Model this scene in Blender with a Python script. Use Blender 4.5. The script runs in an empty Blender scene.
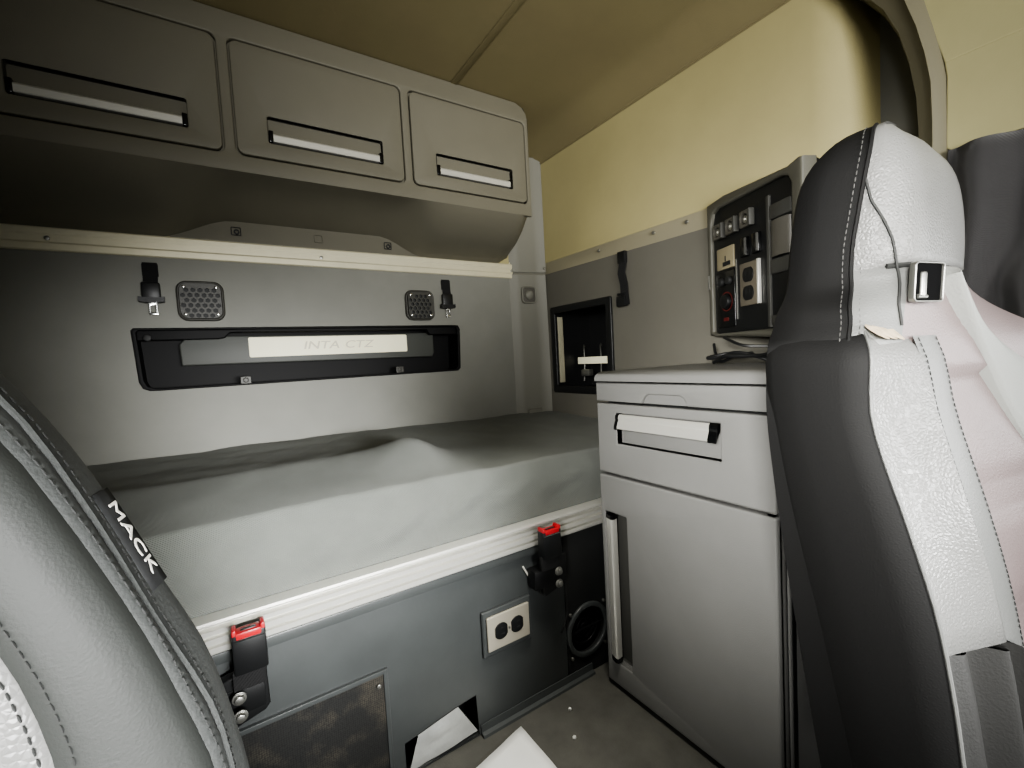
import bpy, bmesh, math, random
from mathutils import Vector, Matrix, noise
random.seed(7)
scene = bpy.context.scene
COL = scene.collection

# ------------------------------------------------------------------ materials
def lin(c):
    c = c / 255.0
    return c / 12.92 if c <= .04045 else ((c + .055) / 1.055) ** 2.4

def mat(name, rgb, rough=.55, metal=0.0, bump=0.0, bscale=300.0, var=0.0, vscale=6.0, spec=.5,
        emit=0.0, kind='noise', sheen=0.0, coat=0.0):
    m = bpy.data.materials.new(name); m.use_nodes = True
    nt = m.node_tree; N = nt.nodes; L = nt.links
    b = N['Principled BSDF']
    c = (lin(rgb[0]), lin(rgb[1]), lin(rgb[2]), 1)
    b.inputs['Base Color'].default_value = c
    b.inputs['Roughness'].default_value = rough
    b.inputs['Metallic'].default_value = metal
    b.inputs['Specular IOR Level'].default_value = spec
    b.inputs['Sheen Weight'].default_value = sheen
    b.inputs['Coat Weight'].default_value = coat
    tc = N.new('ShaderNodeTexCoord')
    if emit:
        b.inputs['Emission Color'].default_value = c
        b.inputs['Emission Strength'].default_value = emit
    if var:
        t = N.new('ShaderNodeTexNoise'); t.inputs['Scale'].default_value = vscale
        t.inputs['Detail'].default_value = 5; t.inputs['Roughness'].default_value = .6
        L.new(tc.outputs['Object'], t.inputs['Vector'])
        r = N.new('ShaderNodeValToRGB')
        r.color_ramp.elements[0].position = .3; r.color_ramp.elements[1].position = .72
        r.color_ramp.elements[0].color = tuple(x * (1 - var) for x in c[:3]) + (1,)
        r.color_ramp.elements[1].color = tuple(min(1, x * (1 + var)) for x in c[:3]) + (1,)
        L.new(t.outputs['Fac'], r.inputs['Fac']); L.new(r.outputs['Color'], b.inputs['Base Color'])
    if bump:
        if kind == 'weave':
            t = N.new('ShaderNodeTexWave'); t.wave_type = 'BANDS'; t.bands_direction = 'DIAGONAL'
            t.inputs['Scale'].default_value = bscale; t.inputs['Distortion'].default_value = 1.0
            t.inputs['Detail Scale'].default_value = 3
            out = t.outputs['Fac']
        elif kind == 'leather':
            t = N.new('ShaderNodeTexVoronoi'); t.inputs['Scale'].default_value = bscale
            t.feature = 'DISTANCE_TO_EDGE'
            out = t.outputs['Distance']
        else:
            t = N.new('ShaderNodeTexNoise'); t.inputs['Scale'].default_value = bscale
            t.inputs['Detail'].default_value = 3
            out = t.outputs['Fac']
        L.new(tc.outputs['Object'], t.inputs['Vector'])
        bp = N.new('ShaderNodeBump'); bp.inputs['Strength'].default_value = bump
        bp.inputs['Distance'].default_value = .002
        L.new(out, bp.inputs['Height']); L.new(bp.outputs['Normal'], b.inputs['Normal'])
    return m

M = {}
M['wall_grey'] = mat('grey_wall_panel', (128, 128, 121), .6, bump=.25, bscale=500, var=.05, vscale=7)
M['wall_shaded'] = mat('shaded_wall_panel', (102, 100, 92), .6, bump=.25, bscale=500, var=.05)  # wall grey darkened to stand in for weaker light on this side
M['wall_dark'] = mat('dark_grey_panel', (70, 71, 70), .6, bump=.2, bscale=400, var=.06)
M['console'] = mat('console_plastic', (110, 107, 94), .52, bump=.3, bscale=650, var=.04, vscale=5)
M['column'] = mat('column_plastic', (118, 117, 108), .55, bump=.2, bscale=500)
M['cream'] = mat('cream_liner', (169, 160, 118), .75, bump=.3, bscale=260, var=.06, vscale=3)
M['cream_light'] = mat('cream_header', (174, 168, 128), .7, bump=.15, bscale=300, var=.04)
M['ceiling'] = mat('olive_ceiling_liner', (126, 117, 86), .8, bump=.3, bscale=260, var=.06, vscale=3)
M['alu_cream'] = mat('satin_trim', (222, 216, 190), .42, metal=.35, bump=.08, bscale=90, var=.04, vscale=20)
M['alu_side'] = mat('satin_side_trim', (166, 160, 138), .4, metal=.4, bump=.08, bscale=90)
M['alu'] = mat('brushed_aluminium', (226, 225, 218), .33, metal=.55)
M['chrome'] = mat('chrome', (225, 225, 222), .15, metal=1)
M['steel'] = mat('dull_steel', (165, 165, 160), .38, metal=.9)
M['black'] = mat('black_plastic', (22, 23, 24), .42, bump=.1, bscale=400)
M['black_gloss'] = mat('gloss_black', (12, 13, 14), .2)
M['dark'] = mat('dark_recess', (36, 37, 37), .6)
M['recess'] = mat('grey_recess', (66, 66, 63), .55, bump=.2, bscale=500)
M['nichepanel'] = mat('niche_panel', (72, 74, 70), .5, bump=.2, bscale=500)
M['sticker'] = mat('cream_with_glow', (240, 236, 206), .45, var=.03, vscale=30, emit=.22)  # faint glow added for brightness; sticker and cubby plate are no lamps
M['ink'] = mat('faded_ink', (222, 219, 197), .6)
M['grille'] = mat('grille_plastic', (86, 84, 78), .45, bump=.2, bscale=400)
M['webbing'] = mat('black_webbing', (26, 26, 27), .8, bump=.6, bscale=200, kind='weave')
M['mattress'] = mat('charcoal_mattress_fabric', (110, 113, 108), .85, bump=.5, bscale=110, kind='weave', var=.06, vscale=14, sheen=.15)
M['bunk'] = mat('black_bunk_panel', (70, 73, 73), .38, bump=.12, bscale=60, var=.14, vscale=4)
M['floor'] = mat('rubber_floor', (84, 83, 78), .75, bump=.5, bscale=180, var=.18, vscale=12)
M['cabinet'] = mat('grey_cabinet_plastic', (124, 124, 122), .5, bump=.3, bscale=600, var=.04, vscale=6)
M['red'] = mat('red_button', (185, 36, 44), .35, bump=.1)
M['red_dark'] = mat('dark_red_mark', (84, 26, 25), .4)
M['outlet'] = mat('outlet_plate', (186, 180, 165), .35, metal=.3)
M['foil'] = mat('silver_foil', (205, 207, 204), .45, metal=.55, bump=.6, bscale=26, var=.12, vscale=16)
M['paper'] = mat('white_paper', (240, 241, 238), .7, bump=.15, bscale=60, var=.04, vscale=14)
M['vinyl'] = mat('dark_vinyl_side', (20, 20, 20), .7, spec=.3, bump=.2, bscale=240, kind='leather', var=.06)
M['leather'] = mat('grey_leather', (122, 122, 120), .38, bump=.55, bscale=190, kind='leather', var=.07, vscale=10)
M['leather_mid'] = mat('grey_leather_smooth', (118, 119, 117), .42, bump=.3, bscale=220, kind='leather', var=.05)
M['insert'] = mat('glare_tinted_insert', (134, 121, 120), .45, bump=.35, bscale=200, kind='leather', var=.08, vscale=5)  # reddish glare is mixed into this leather colour
M['pale'] = mat('pale_grey_shoulder', (158, 160, 156), .75, bump=.4, bscale=300, var=.03)
M['driver_leather'] = mat('driver_grey_leather', (47, 49, 47), .6, bump=.15, bscale=500, kind='noise', var=.05, vscale=8)
M['driver_edge'] = mat('driver_edge_fabric', (66, 68, 67), .65, bump=.4, bscale=300, var=.06)
M['thread'] = mat('dark_thread', (48, 49, 48), .7)
M['thread_pale'] = mat('grey_thread', (86, 86, 84), .7)
M['worn'] = mat('worn_patch', (205, 188, 160), .8, bump=.8, bscale=90, var=.35, vscale=60)
M['white'] = mat('white_lettering', (232, 230, 220), .6)
M['tag'] = mat('black_tag', (40, 41, 42), .7)
M['curtain'] = mat('dark_curtain', (58, 57, 58), .9, bump=.5, bscale=200, kind='weave', var=.12, sheen=.2)
M['pillar'] = mat('pillar_plastic', (112, 108, 90), .55, bump=.2, bscale=500)
M['pleat'] = mat('pleated_grey_fabric', (50, 50, 49), .6, bump=.3, bscale=300)
M['hole_shade'] = mat('painted_hole_shade', (6, 6, 7), .9, spec=.1)  # flat black standing in for the shade inside a hole
M['tray'] = mat('matt_black_tray', (14, 14, 15), .6, spec=.25)
M['speaker'] = mat('dark_speaker_plastic', (62, 61, 56), .45, bump=.2, bscale=400)
M['surround'] = mat('shaded_surround', (86, 85, 77), .5, bump=.2, bscale=500)  # shade on the switch panel frame is put into this darker grey
M['display'] = mat('cream_display', (150, 141, 116), .4)
M['wallin'] = mat('pale_inner_side', (176, 172, 150), .5)

# ------------------------------------------------------------------ mesh helpers
class MB:
    def __init__(s): s.bm = bmesh.new()
    def merge(s, bm2, mw=None):
        me = bpy.data.meshes.new('t')
        if mw is not None: bmesh.ops.transform(bm2, matrix=mw, verts=bm2.verts)
        bm2.to_mesh(me); bm2.free(); s.bm.from_mesh(me); bpy.data.meshes.remove(me); return s
    def box(s, lo, hi, bev=0.0, seg=2, mw=None):
        b = bmesh.new(); bmesh.ops.create_cube(b, size=1)
        lo = Vector(lo); hi = Vector(hi)
        for v in b.verts:
            v.co = Vector([(lo[i] + hi[i]) / 2 + v.co[i] * (hi[i] - lo[i]) for i in range(3)])
        if bev:
            bmesh.ops.bevel(b, geom=list(b.edges), offset=bev, segments=seg, profile=.5, affect='EDGES')
        return s.merge(b, mw)
    def grid(s, rows, close_u=False, close_v=False):
        """rows[i][j] -> Vector"""
        vs = [[s.bm.verts.new(p) for p in r] for r in rows]
        n, m = len(vs), len(vs[0])
        for i in range(n if close_u else n - 1):
            for j in range(m if close_v else m - 1):
                a, b, c, d = vs[i][j], vs[i][(j + 1) % m], vs[(i + 1) % n][(j + 1) % m], vs[(i + 1) % n][j]
                if len({a, b, c, d}) == 4: s.bm.faces.new((a, b, c, d))
        return vs
    def cap(s, loop):
        try: s.bm.faces.new(loop)
        except ValueError: pass
    def tube(s, pts, r, n=8, caps=True):
        pts = [Vector(p) for p in pts]; rows = []
        up = Vector((0, 0, 1)); prev = None
        for i, p in enumerate(pts):
            t = (pts[min(i + 1, len(pts) - 1)] - pts[max(i - 1, 0)]).normalized()
            if prev is None:
                a = t.cross(up)
                if a.length < 1e-3: a = t.cross(Vector((1, 0, 0)))
            else: a = prev - t * prev.dot(t)
            a.normalize(); prev = a; b = t.cross(a)
            rr = r[i] if isinstance(r, (list, tuple)) else r
            rows.append([p + (a * math.cos(k * 2 * math.pi / n) + b * math.sin(k * 2 * math.pi / n)) * rr for k in range(n)])
        vs = s.grid(rows, close_v=True)
        if caps: s.cap(vs[0]); s.cap(vs[-1][::-1])
        return s
    def cyl(s, p0, p1, r, n=20, r2=None, bev=0):
        p0, p1 = Vector(p0), Vector(p1); r2 = r if r2 is None else r2
        if bev:
            d = (p1 - p0).normalized() * bev
            return s.tube([p0, p1 - d, p1 - d * .3, p1], [r, r2, r2 - bev * .3, r2 - bev], n)
        return s.tube([p0, p1], [r, r2], n)
    def plate(s, outer, holes=(), depth=.01, bev=0.0, frame=None, res=2):
        """flat plate with holes: front at c=0, back at c=-depth, in a local frame"""
        cu = bpy.data.curves.new('t', 'CURVE'); cu.dimensions = '2D'; cu.fill_mode = 'BOTH'
        for lp in [outer] + list(holes):
            sp = cu.splines.new('POLY'); sp.points.add(len(lp) - 1); sp.use_cyclic_u = True
            for i, p in enumerate(lp): sp.points[i].co = (p[0], p[1], 0, 1)
        cu.extrude = max(depth / 2 - bev, 1e-4); cu.bevel_depth = bev; cu.bevel_resolution = res; cu.offset = -bev
        o = bpy.data.objects.new('t', cu)
        me = bpy.data.meshes.new_from_object(o)
        bpy.data.objects.remove(o); bpy.data.curves.remove(cu)
        b = bmesh.new(); b.from_mesh(me); bpy.data.meshes.remove(me)
        bmesh.ops.translate(b, vec=(0, 0, -depth / 2), verts=b.verts)
        return s.merge(b, frame)
    def text(s, body, size, frame, depth=.0006, align='CENTER', shear=0, sx=1, off=.012):
        cu = bpy.data.curves.new('t', 'FONT'); cu.body = body; cu.size = size; cu.extrude = depth
        cu.align_x = align; cu.align_y = 'CENTER'; cu.shear = shear; cu.offset = size * off
        o = bpy.data.objects.new('t', cu); me = bpy.data.meshes.new_from_object(o)
        bpy.data.objects.remove(o); bpy.data.curves.remove(cu)
        b = bmesh.new(); b.from_mesh(me); bpy.data.meshes.remove(me)
        for v in b.verts: v.co.x *= sx
        return s.merge(b, frame)
    def pocket(s, loop, depth, frame, taper=0.0):
        """open-fronted recess: loop at c=0 going back to c=-depth, closed at the back"""
        cx = sum(p[0] for p in loop) / len(loop); cy = sum(p[1] for p in loop) / len(loop)
        f = [frame @ Vector((p[0], p[1], 0)) for p in loop]
        k = [frame @ Vector((p[0] + (cx - p[0]) * taper, p[1] + (cy - p[1]) * taper, -depth)) for p in loop]
        vs = s.grid([f, k], close_v=True); s.cap(vs[1]); return s
    def build(s, name, material, parent=None, smooth=True, angle=35, recalc=True):
        bmesh.ops.remove_doubles(s.bm, verts=s.bm.verts, dist=1e-5)
        if recalc: bmesh.ops.recalc_face_normals(s.bm, faces=s.bm.faces)
        me = bpy.data.meshes.new(name); s.bm.to_mesh(me); s.bm.free()
        for p in me.polygons: p.use_smooth = smooth
        if smooth: me.set_sharp_from_angle(angle=math.radians(angle))
        me.materials.append(material)
        o = bpy.data.objects.new(name, me); COL.objects.link(o)
        if parent is not None:
            o.parent = parent
            o.matrix_parent_inverse = world(parent).inverted()
        return o

def world(o):
    return (world(o.parent) @ o.matrix_parent_inverse if o.parent else Matrix.Identity(4)) @ o.matrix_basis

def rr(x0, y0, x1, y1, r=.01, n=5):
    x0, x1 = min(x0, x1), max(x0, x1); y0, y1 = min(y0, y1), max(y0, y1)
    r = min(r, (x1 - x0) / 2 - 1e-4, (y1 - y0) / 2 - 1e-4); out = []
    for cx, cy, a in ((x1 - r, y1 - r, 0), (x0 + r, y1 - r, 90), (x0 + r, y0 + r, 180), (x1 - r, y0 + r, 270)):
        for i in range(n + 1):
            t = math.radians(a + 90 * i / n); out.append((cx + r * math.cos(t), cy + r * math.sin(t)))
    return out
def circ(cx, cy, r, n=24): return [(cx + r * math.cos(2 * math.pi * i / n), cy + r * math.sin(2 * math.pi * i / n)) for i in range(n)]
def FR(o, ex, ey):
    ex = Vector(ex).normalized(); ey = Vector(ey).normalized(); ez = ex.cross(ey)
    return Matrix(((ex.x, ey.x, ez.x, o[0]), (ex.y, ey.y, ez.y, o[1]), (ex.z, ey.z, ez.z, o[2]), (0, 0, 0, 1)))
def REAR(y): return FR((0, y, 0), (1, 0, 0), (0, 0, 1))       # faces -y ; a=x b=z c=toward the front
def SIDE(x): return FR((x, 0, 0), (0, -1, 0), (0, 0, 1))      # faces -x ; a=-y b=z
def sstep(a, b, x):
    t = max(0, min(1, (x - a) / (b - a))); return t * t * (3 - 2 * t)
def lerp(a, b, t): return a + (b - a) * t
def interp(tab, z):
    """tab: [(z, v)...] ascending, Catmull-like smooth"""
    if z <= tab[0][0]: return tab[0][1]
    if z >= tab[-1][0]: return tab[-1][1]
    for i in range(len(tab) - 1):
        if tab[i][0] <= z <= tab[i + 1][0]:
            z0, v0 = tab[i]; z1, v1 = tab[i + 1]; t = (z - z0) / (z1 - z0)
            m0 = (v1 - tab[i - 1][1]) / (z1 - tab[i - 1][0]) if i > 0 else (v1 - v0) / (z1 - z0)
            m1 = (tab[i + 2][1] - v0) / (tab[i + 2][0] - z0) if i + 2 < len(tab) else (v1 - v0) / (z1 - z0)
            h = z1 - z0
            return ((2*t**3-3*t**2+1)*v0 + (t**3-2*t**2+t)*h*m0 + (-2*t**3+3*t**2)*v1 + (t**3-t**2)*h*m1)
def catmull(pts, sub):
    out = []; n = len(pts); pts = [Vector(p) for p in pts]
    for i in range(n - 1):
        p0, p1, p2, p3 = pts[max(i - 1, 0)], pts[i], pts[i + 1], pts[min(i + 2, n - 1)]
        for k in range(sub):
            t = k / sub
            out.append(.5 * ((2 * p1) + (p2 - p0) * t + (2*p0 - 5*p1 + 4*p2 - p3) * t*t + (3*p1 - p0 - 3*p2 + p3) * t**3))
    out.append(pts[-1]); return out
def stitches(mb, pts, step=.009, ln=.006, r=.0009):
    pts = [Vector(p) for p in pts]; acc = 0.0; nxt = 0.0
    for a, b in zip(pts, pts[1:]):
        L = (b - a).length
        if L < 1e-6: continue
        d = (b - a) / L
        while nxt <= acc + L:
            p = a + d * (nxt - acc)
            mb.tube([p - d * ln / 2, p, p + d * ln / 2], [r * .6, r, r * .6], 5); nxt += step
        acc += L

def thing(name, label, cat, loc=(0, 0, 0), group=None):
    o = bpy.data.objects.new(name, None); COL.objects.link(o); o.location = loc
    o.empty_display_size = .05
    o['label'] = label; o['category'] = cat
    if group: o['group'] = group
    return o
def tag(o, label, cat, group=None):
    o['label'] = label; o['category'] = cat
    if group: o['group'] = group
    return o
def struct(o, label=None, cat=None):
    o['kind'] = 'structure'
    if label: o['label'] = label
    if cat: o['category'] = cat
    return o

XW, YW, XC, YB, YC = 1.55, 2.05, 1.048, 1.18, 1.70

# ================================================================== SHELL
struct(MB().box((-1.0, -1.3, -.05), (1.75, 2.2, 0)).build('floor', M['floor']), 'dark rubber cab floor', 'floor')
# rear wall: lower grey panel with cut-out for the tray
niche = [(-.221, 1.103), (-.19, 1.1015), (1.005, 1.1015), (1.02, 1.115), (1.028, 1.31), (1.018, 1.33), (.98, 1.332), (-.25, 1.328), (-.258, 1.32), (-.249, 1.135), (-.24, 1.113)]
struct(MB().plate([(-1.0, 0), (1.75, 0), (1.75, 1.62), (-1.0, 1.62)], [niche], .03, 0, REAR(YW)).build('wall_rear', M['wall_grey']), 'grey rear wall panel behind the bunk', 'wall')
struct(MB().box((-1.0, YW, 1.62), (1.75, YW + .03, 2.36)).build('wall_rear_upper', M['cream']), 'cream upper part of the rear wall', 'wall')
# right wall: grey lower with cubby cut-out, cream upper
hole = [(-p[0], p[1]) for p in rr(1.515, .962, 1.935, 1.398, .008)]
struct(MB().plate([(-2.08, 0), (-.40, 0), (-.40, 1.66), (-2.08, 1.61)], [hole], .02, 0, SIDE(XW)).build('wall_right', M['wall_shaded']), 'grey lower right side wall', 'wall')
mb = MB(); rows = []
ys = [2.1, 1.6, 1.1, .8, .65, .58, .54, .52, .512]
for y in ys:
    bend = 0.0 if y > .62 else (.62 - y) ** 2 * 8
    rows.append([Vector((XW + bend, y, z)) for z in (1.625, 1.7, 1.9, 2.1, 2.2)])
mb.grid(rows)
o = mb.build('wall_right_upper', M['cream']); struct(o, 'cream padded upper right side wall', 'wall')
struct(MB().box((-1.02, -1.3, 0), (-1.0, 2.1, 2.36)).build('wall_left', M['wall_grey']), 'left side wall', 'wall')
# recess panel behind the seat, front door side
struct(MB().box((1.66, .36, 0), (1.68, .62, 2.3)).build('wall_right_recess', M['wall_grey']), 'dark recess wall between side panel and pillar', 'wall')
struct(MB().box((1.60, .0, 0), (1.62, .40, 1.62)).box((1.60, -1.3, 0), (1.62, .0, 1.0)).build('wall_right_front', M['wall_dark']), 'dark front door side wall', 'wall')
# ceiling: flat, with cove along the right wall and rounded meeting with the rear
mb = MB(); rows = []
prof = [(-1.02, 2.30), (.4, 2.30), (1.2, 2.30), (1.40, 2.295), (1.455, 2.275), (1.50, 2.245), (1.545, 2.212), (1.549, 2.196)]
for y in (-1.3, 0, .5, 1.0, 1.6, 2.08):
    rows.append([Vector((x, y, z)) for x, z in prof])
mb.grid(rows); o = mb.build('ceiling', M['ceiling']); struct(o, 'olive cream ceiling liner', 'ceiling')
# ceiling seam batten and side seam
mb = MB(); mb.box((.882, -.2, 2.2925), (.910, 1.75, 2.303), .003)
struct(mb.build('trim_1', M['ceiling']), 'ceiling seam batten', 'trim')
mb = MB(); mb.tube([(1.5465, y, 2.203) for y in (2.0, 1.5, 1.0, .6)], .003, 6)
struct(mb.build('trim_2', M['ceiling']), 'bead where ceiling meets side wall', 'trim')

# rear aluminium trim
mb = MB()
pr = [(2.05, 1.580), (2.043, 1.580), (2.040, 1.584), (2.040, 1.604), (2.042, 1.610), (2.042, 1.630), (2.040, 1.636), (2.040, 1.652), (2.043, 1.657), (2.05, 1.657)]
vs = mb.grid([[Vector((x, y, z)) for y, z in pr] for x in (-1.0, 1.383)]); mb.cap(vs[0]); mb.cap(vs[1])
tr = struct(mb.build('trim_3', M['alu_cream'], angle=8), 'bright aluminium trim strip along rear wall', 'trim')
for x in (-.44, .392, 1.357):
    MB().cyl((x, 2.042, 1.62), (x, 2.036, 1.62), .0075, 14, bev=.002).build('screw', M['steel'], tr)
# small upright corner gusset at the end of the trim
mb = MB(); mb.plate([(1.345, 1.657), (1.383, 1.657), (1.383, 1.72)], (), .006, 0, REAR(2.046))
mb.build('corner_gusset', M['alu_cream'], tr)
# side trim
mb = MB()
mb.plate([(-2.03, 1.602), (-.93, 1.592), (-.93, 1.662), (-2.03, 1.664)], (), .008, .002, SIDE(XW - .001))
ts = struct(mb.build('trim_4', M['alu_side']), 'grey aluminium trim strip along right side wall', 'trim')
for y in (1.99, 1.56, 1.24, 1.083):
    MB().cyl((XW - .008, y, 1.635), (XW - .014, y, 1.635), .0075, 14, bev=.002).build('screw', M['steel'], ts)
MB().box((XW - .012, 2.035, 1.592), (XW - .004, 2.048, 1.668), .002).build('end_cap', M['black'], ts)
# corner column
mb = MB()
prof = [(1.345, 2.052), (1.375, 2.030), (1.40, 2.022), (1.49, 2.012), (1.52, 2.005), (1.548, 1.985), (1.552, 2.02)]
zz = (.78, 1.2, 1.6, 1.612, 1.615, 2.0, 2.235)
rows = []
for z in zz: rows.append([Vector((x + (-.004 if 1.2 < z < 1.61 else 0) , y + (.006 if abs(z - 1.612) < .001 else 0), z)) for x, y in prof])
vs = mb.grid(rows); mb.cap(vs[-1])
colm = struct(mb.build('wall_corner', M['column'], angle=25), 'grey corner column between rear and side walls', 'wall')
MB().box((1.405, 2.008, .80), (1.495, 2.03, .862), .004).build('foot_clip', M['column'], colm)
MB().cyl((1.475, 2.02, 2.12), (1.475, 2.008, 2.12), .012, 14).build('cap', M['black'], colm)

# B pillar and header
mb = MB()
Ls = [(.75, 2.24), (.60, 2.17), (.53, 2.09), (.47, 2.0), (.437, 1.92), (.417, 1.84), (.403, 1.75), (.398, 1.66), (.398, 1.2), (.398, .0)]
Rs = [(.50, 2.29), (.46, 2.18), (.415, 2.06), (.384, 1.98), (.366, 1.90), (.352, 1.83), (.343, 1.77), (.341, 1.66), (.341, 1.2), (.341, .0)]
rows = []
for (ly, lz), (ry, rz) in zip(Ls, Rs):
    row = []
    for t, dx in ((0, .17), (0, .03), (.08, .008), (.30, .002), (.55, -.006), (.62, -.012), (.70, -.006), (.94, .004), (1, .018), (1, .17)):
        row.append(Vector((1.5 + dx, lerp(ly, ry, t), lerp(lz, rz, t))))
    rows.append(row)
mb.grid(rows); struct(mb.build('wall_pillar', M['pillar'], angle=50), 'curved grey pillar between sleeper and cab', 'wall')
mb = MB()
hp = [(-.52, 2.29), (-.43, 2.05), (-.384, 1.955), (-.347, 1.80), (-.343, 1.765), (-.343, 1.598), (-.335, 1.592), (1.2, 1.575), (1.2, 2.29)]
mb.plate(hp, (), .025, .003, SIDE(1.512))
mb.box((1.5105, -1.2, 1.80), (1.52, .343, 1.803))
struct(mb.build('wall_header', M['cream_light']), 'cream header panel above the side window', 'wall')
# front bulkhead below the windscreen keeps the cab closed
struct(MB().box((-1.0, -1.32, 0), (1.65, -1.3, .95)).box((-1.0, -1.32, 1.95), (1.65, -1.3, 2.36)).build('wall_front', M['wall_dark']), 'front bulkhead', 'wall')

# ================================================================== OVERHEAD CONSOLE
con = thing('overhead_cabinet', 'long grey overhead cabinet with three flip-up doors above the rear trim', 'overhead cabinet', (.3, YC, 1.8))
doors = [(-.500, .058, -.412, -.027), (.099, .655, .191, .575), (.696, 1.238, .795, 1.162)]
ZB, ZT = 1.858, 2.212
def door_loop(x0, x1, g=0.0):
    r = .022
    lo = rr(x0 - g, ZB - g, x1 + g, ZT + g, r)
    return lo
# front frame with openings
mb = MB()
out = [(-1.0, 1.80), (1.262, 1.80), (1.262, 2.235), (1.255, 2.26), (1.235, 2.283), (1.20, 2.297), (-1.0, 2.297)]
mb.plate(out, [door_loop(a, b, .0055) for a, b, _, _ in doors] + [rr(-.98, ZB - .0055, -.536, ZT + .0055, .022)], .02, .004, REAR(YC))
# backing so the gaps read dark
mb.plate([(-1.0, 1.83), (1.23, 1.83), (1.23, 2.26), (-1.0, 2.26)], (), .003, 0, REAR(YC + .021))
# underside: swept lobes
def under(x, t):
    """t 0..1 from the front lip to the wall"""
    lobe = max(1 - sstep(-.16, .08, x), sstep(.64, .86, x))
    zb = lerp(1.735, 1.655, lobe)
    ybk = 2.046
    # curve
    y = lerp(YC + .0, ybk, t ** 1.15)
    zf = 1.80
    prof_mid = zf - (zf - zb) * (t ** .9) + .028 * math.sin(math.pi * t)
    prof_lobe = zf - (zf - zb) * (t ** 1.1) - .028 * math.sin(math.pi * min(1, t * 1.1)) 
    z = lerp(prof_mid, prof_lobe, lobe)
    return Vector((x, y, z))
xs = [-1.0 + i * (2.25 / 60) for i in range(61)]
rows = []
for x in xs:
    row = [Vector((x, YC + .0005, 1.806)), Vector((x, YC + .0005, 1.80))]
    for k in range(1, 15):
        p = under(x, k / 14); q = p.copy()
        if x > 1.1: q.x = x + (x - 1.1) / .15 * .085 * (k / 14) ** 1.2
        # rounded lower right corner
        if x > 1.2: q.z += .035 * ((x - 1.2) / .05) ** 2
        row.append(q)
    if x > 1.2:
        row[1].z += .035 * ((x - 1.2) / .05) ** 2; row[0].z += .035 * ((x - 1.2) / .05) ** 2
    rows.append(row)
vs = mb.grid(rows)
# right end cap
endrow = rows[-1]
caprows = []
for p in endrow:
    t = (p.y - YC) / (2.046 - YC)
    caprows.append([p, Vector((p.x + .012, p.y + .004, lerp(p.z, 2.235, .12))), Vector((lerp(1.262, 1.347, t), p.y + .004, lerp(p.z, 2.235, .35))), Vector((lerp(1.262, 1.347, t), p.y, 2.235)), Vector((lerp(1.24, 1.33, t), p.y, 2.285))])
mb.grid(caprows)
body = mb.build('body', M['console'], con, angle=40)
# panel with clips behind the scoop
bp = MB().plate([(-.12, 1.655), (.985, 1.655), (.985, 1.66), (.76, 1.742), (.06, 1.752), (-.12, 1.665)], (), .006, .001, REAR(2.044)).build('back_panel', M['console'], con)
for x, z, filled in ((.088, 1.697, 1), (.386, 1.697, 0), (.682, 1.694, 1)):
    mb = MB(); mb.plate(rr(x - .017, z - .016, x + .017, z + .016, .004), [rr(x - .014, z - .013, x + .014, z + .013, .003)], .004, .001, REAR(2.036))
    if filled: mb.plate(circ(x + .002, z - .002, .010), [circ(x + .002, z - .002, .005)], .005, .001, REAR(2.035))
    mb.build('clip', M['dark'] if filled else M['console'], bp)
for a, b, ha, hb in doors:
    mb = MB(); hl = rr(ha, 1.908, hb, 1.993, .006)
    mb.plate(door_loop(a, b), [hl], .018, .003, REAR(YC - .001))
    d = mb.build('door', M['console'], con)
    mb = MB(); mb.pocket(hl, .032, REAR(YC - .004), 0)
    mb.build('handle_recess', M['recess'], d, smooth=False)
    mb = MB()
    hx0, hx1 = ha + .014, hb - .014
    pf = [(-.002, 1.914), (-.004, 1.916), (-.005, 1.934), (-.003, 1.938), (.006, 1.943), (.012, 1.944), (.012, 1.914)]
    vs = mb.grid([[Vector((x, YC + y, z)) for y, z in pf] for x in (hx0, hx1)], close_v=True); mb.cap(vs[0]); mb.cap(vs[1])
    h = mb.build('handle', M['alu'], d, angle=20)
    for x0, x1 in ((ha + .001, hx0), (hx1, hb - .001)):
        MB().box((x0, YC - .006, 1.911), (x1, YC + .02, 1.948), .002).build('end_cap', M['black_gloss'], h)

# ================================================================== REAR WALL ITEMS
tray = thing('storage_tray', 'black recessed storage tray in the rear wall with a cream sticker strip', 'storage tray', (.39, YW, 1.1))
mb = MB(); mb.pocket(niche, .11, REAR(YW - .002), .02)
inner = [(n[0] * .978 + .0085, 1.215 + (n[1] - 1.215) * .93) for n in niche]
mb.plate(niche, [inner], .012, .003, REAR(YW - .004))
mb.build('shell', M['tray'], tray, angle=30)
# raised centre panel
mb = MB()
mb.plate([(-.125, 1.188), (.895, 1.180), (.905, 1.20), (.905, 1.30), (-.10, 1.30), (-.128, 1.27)], (), .05, .006, REAR(YW + .055))
pn = mb.build('back_panel', M['nichepanel'], tray)
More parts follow.
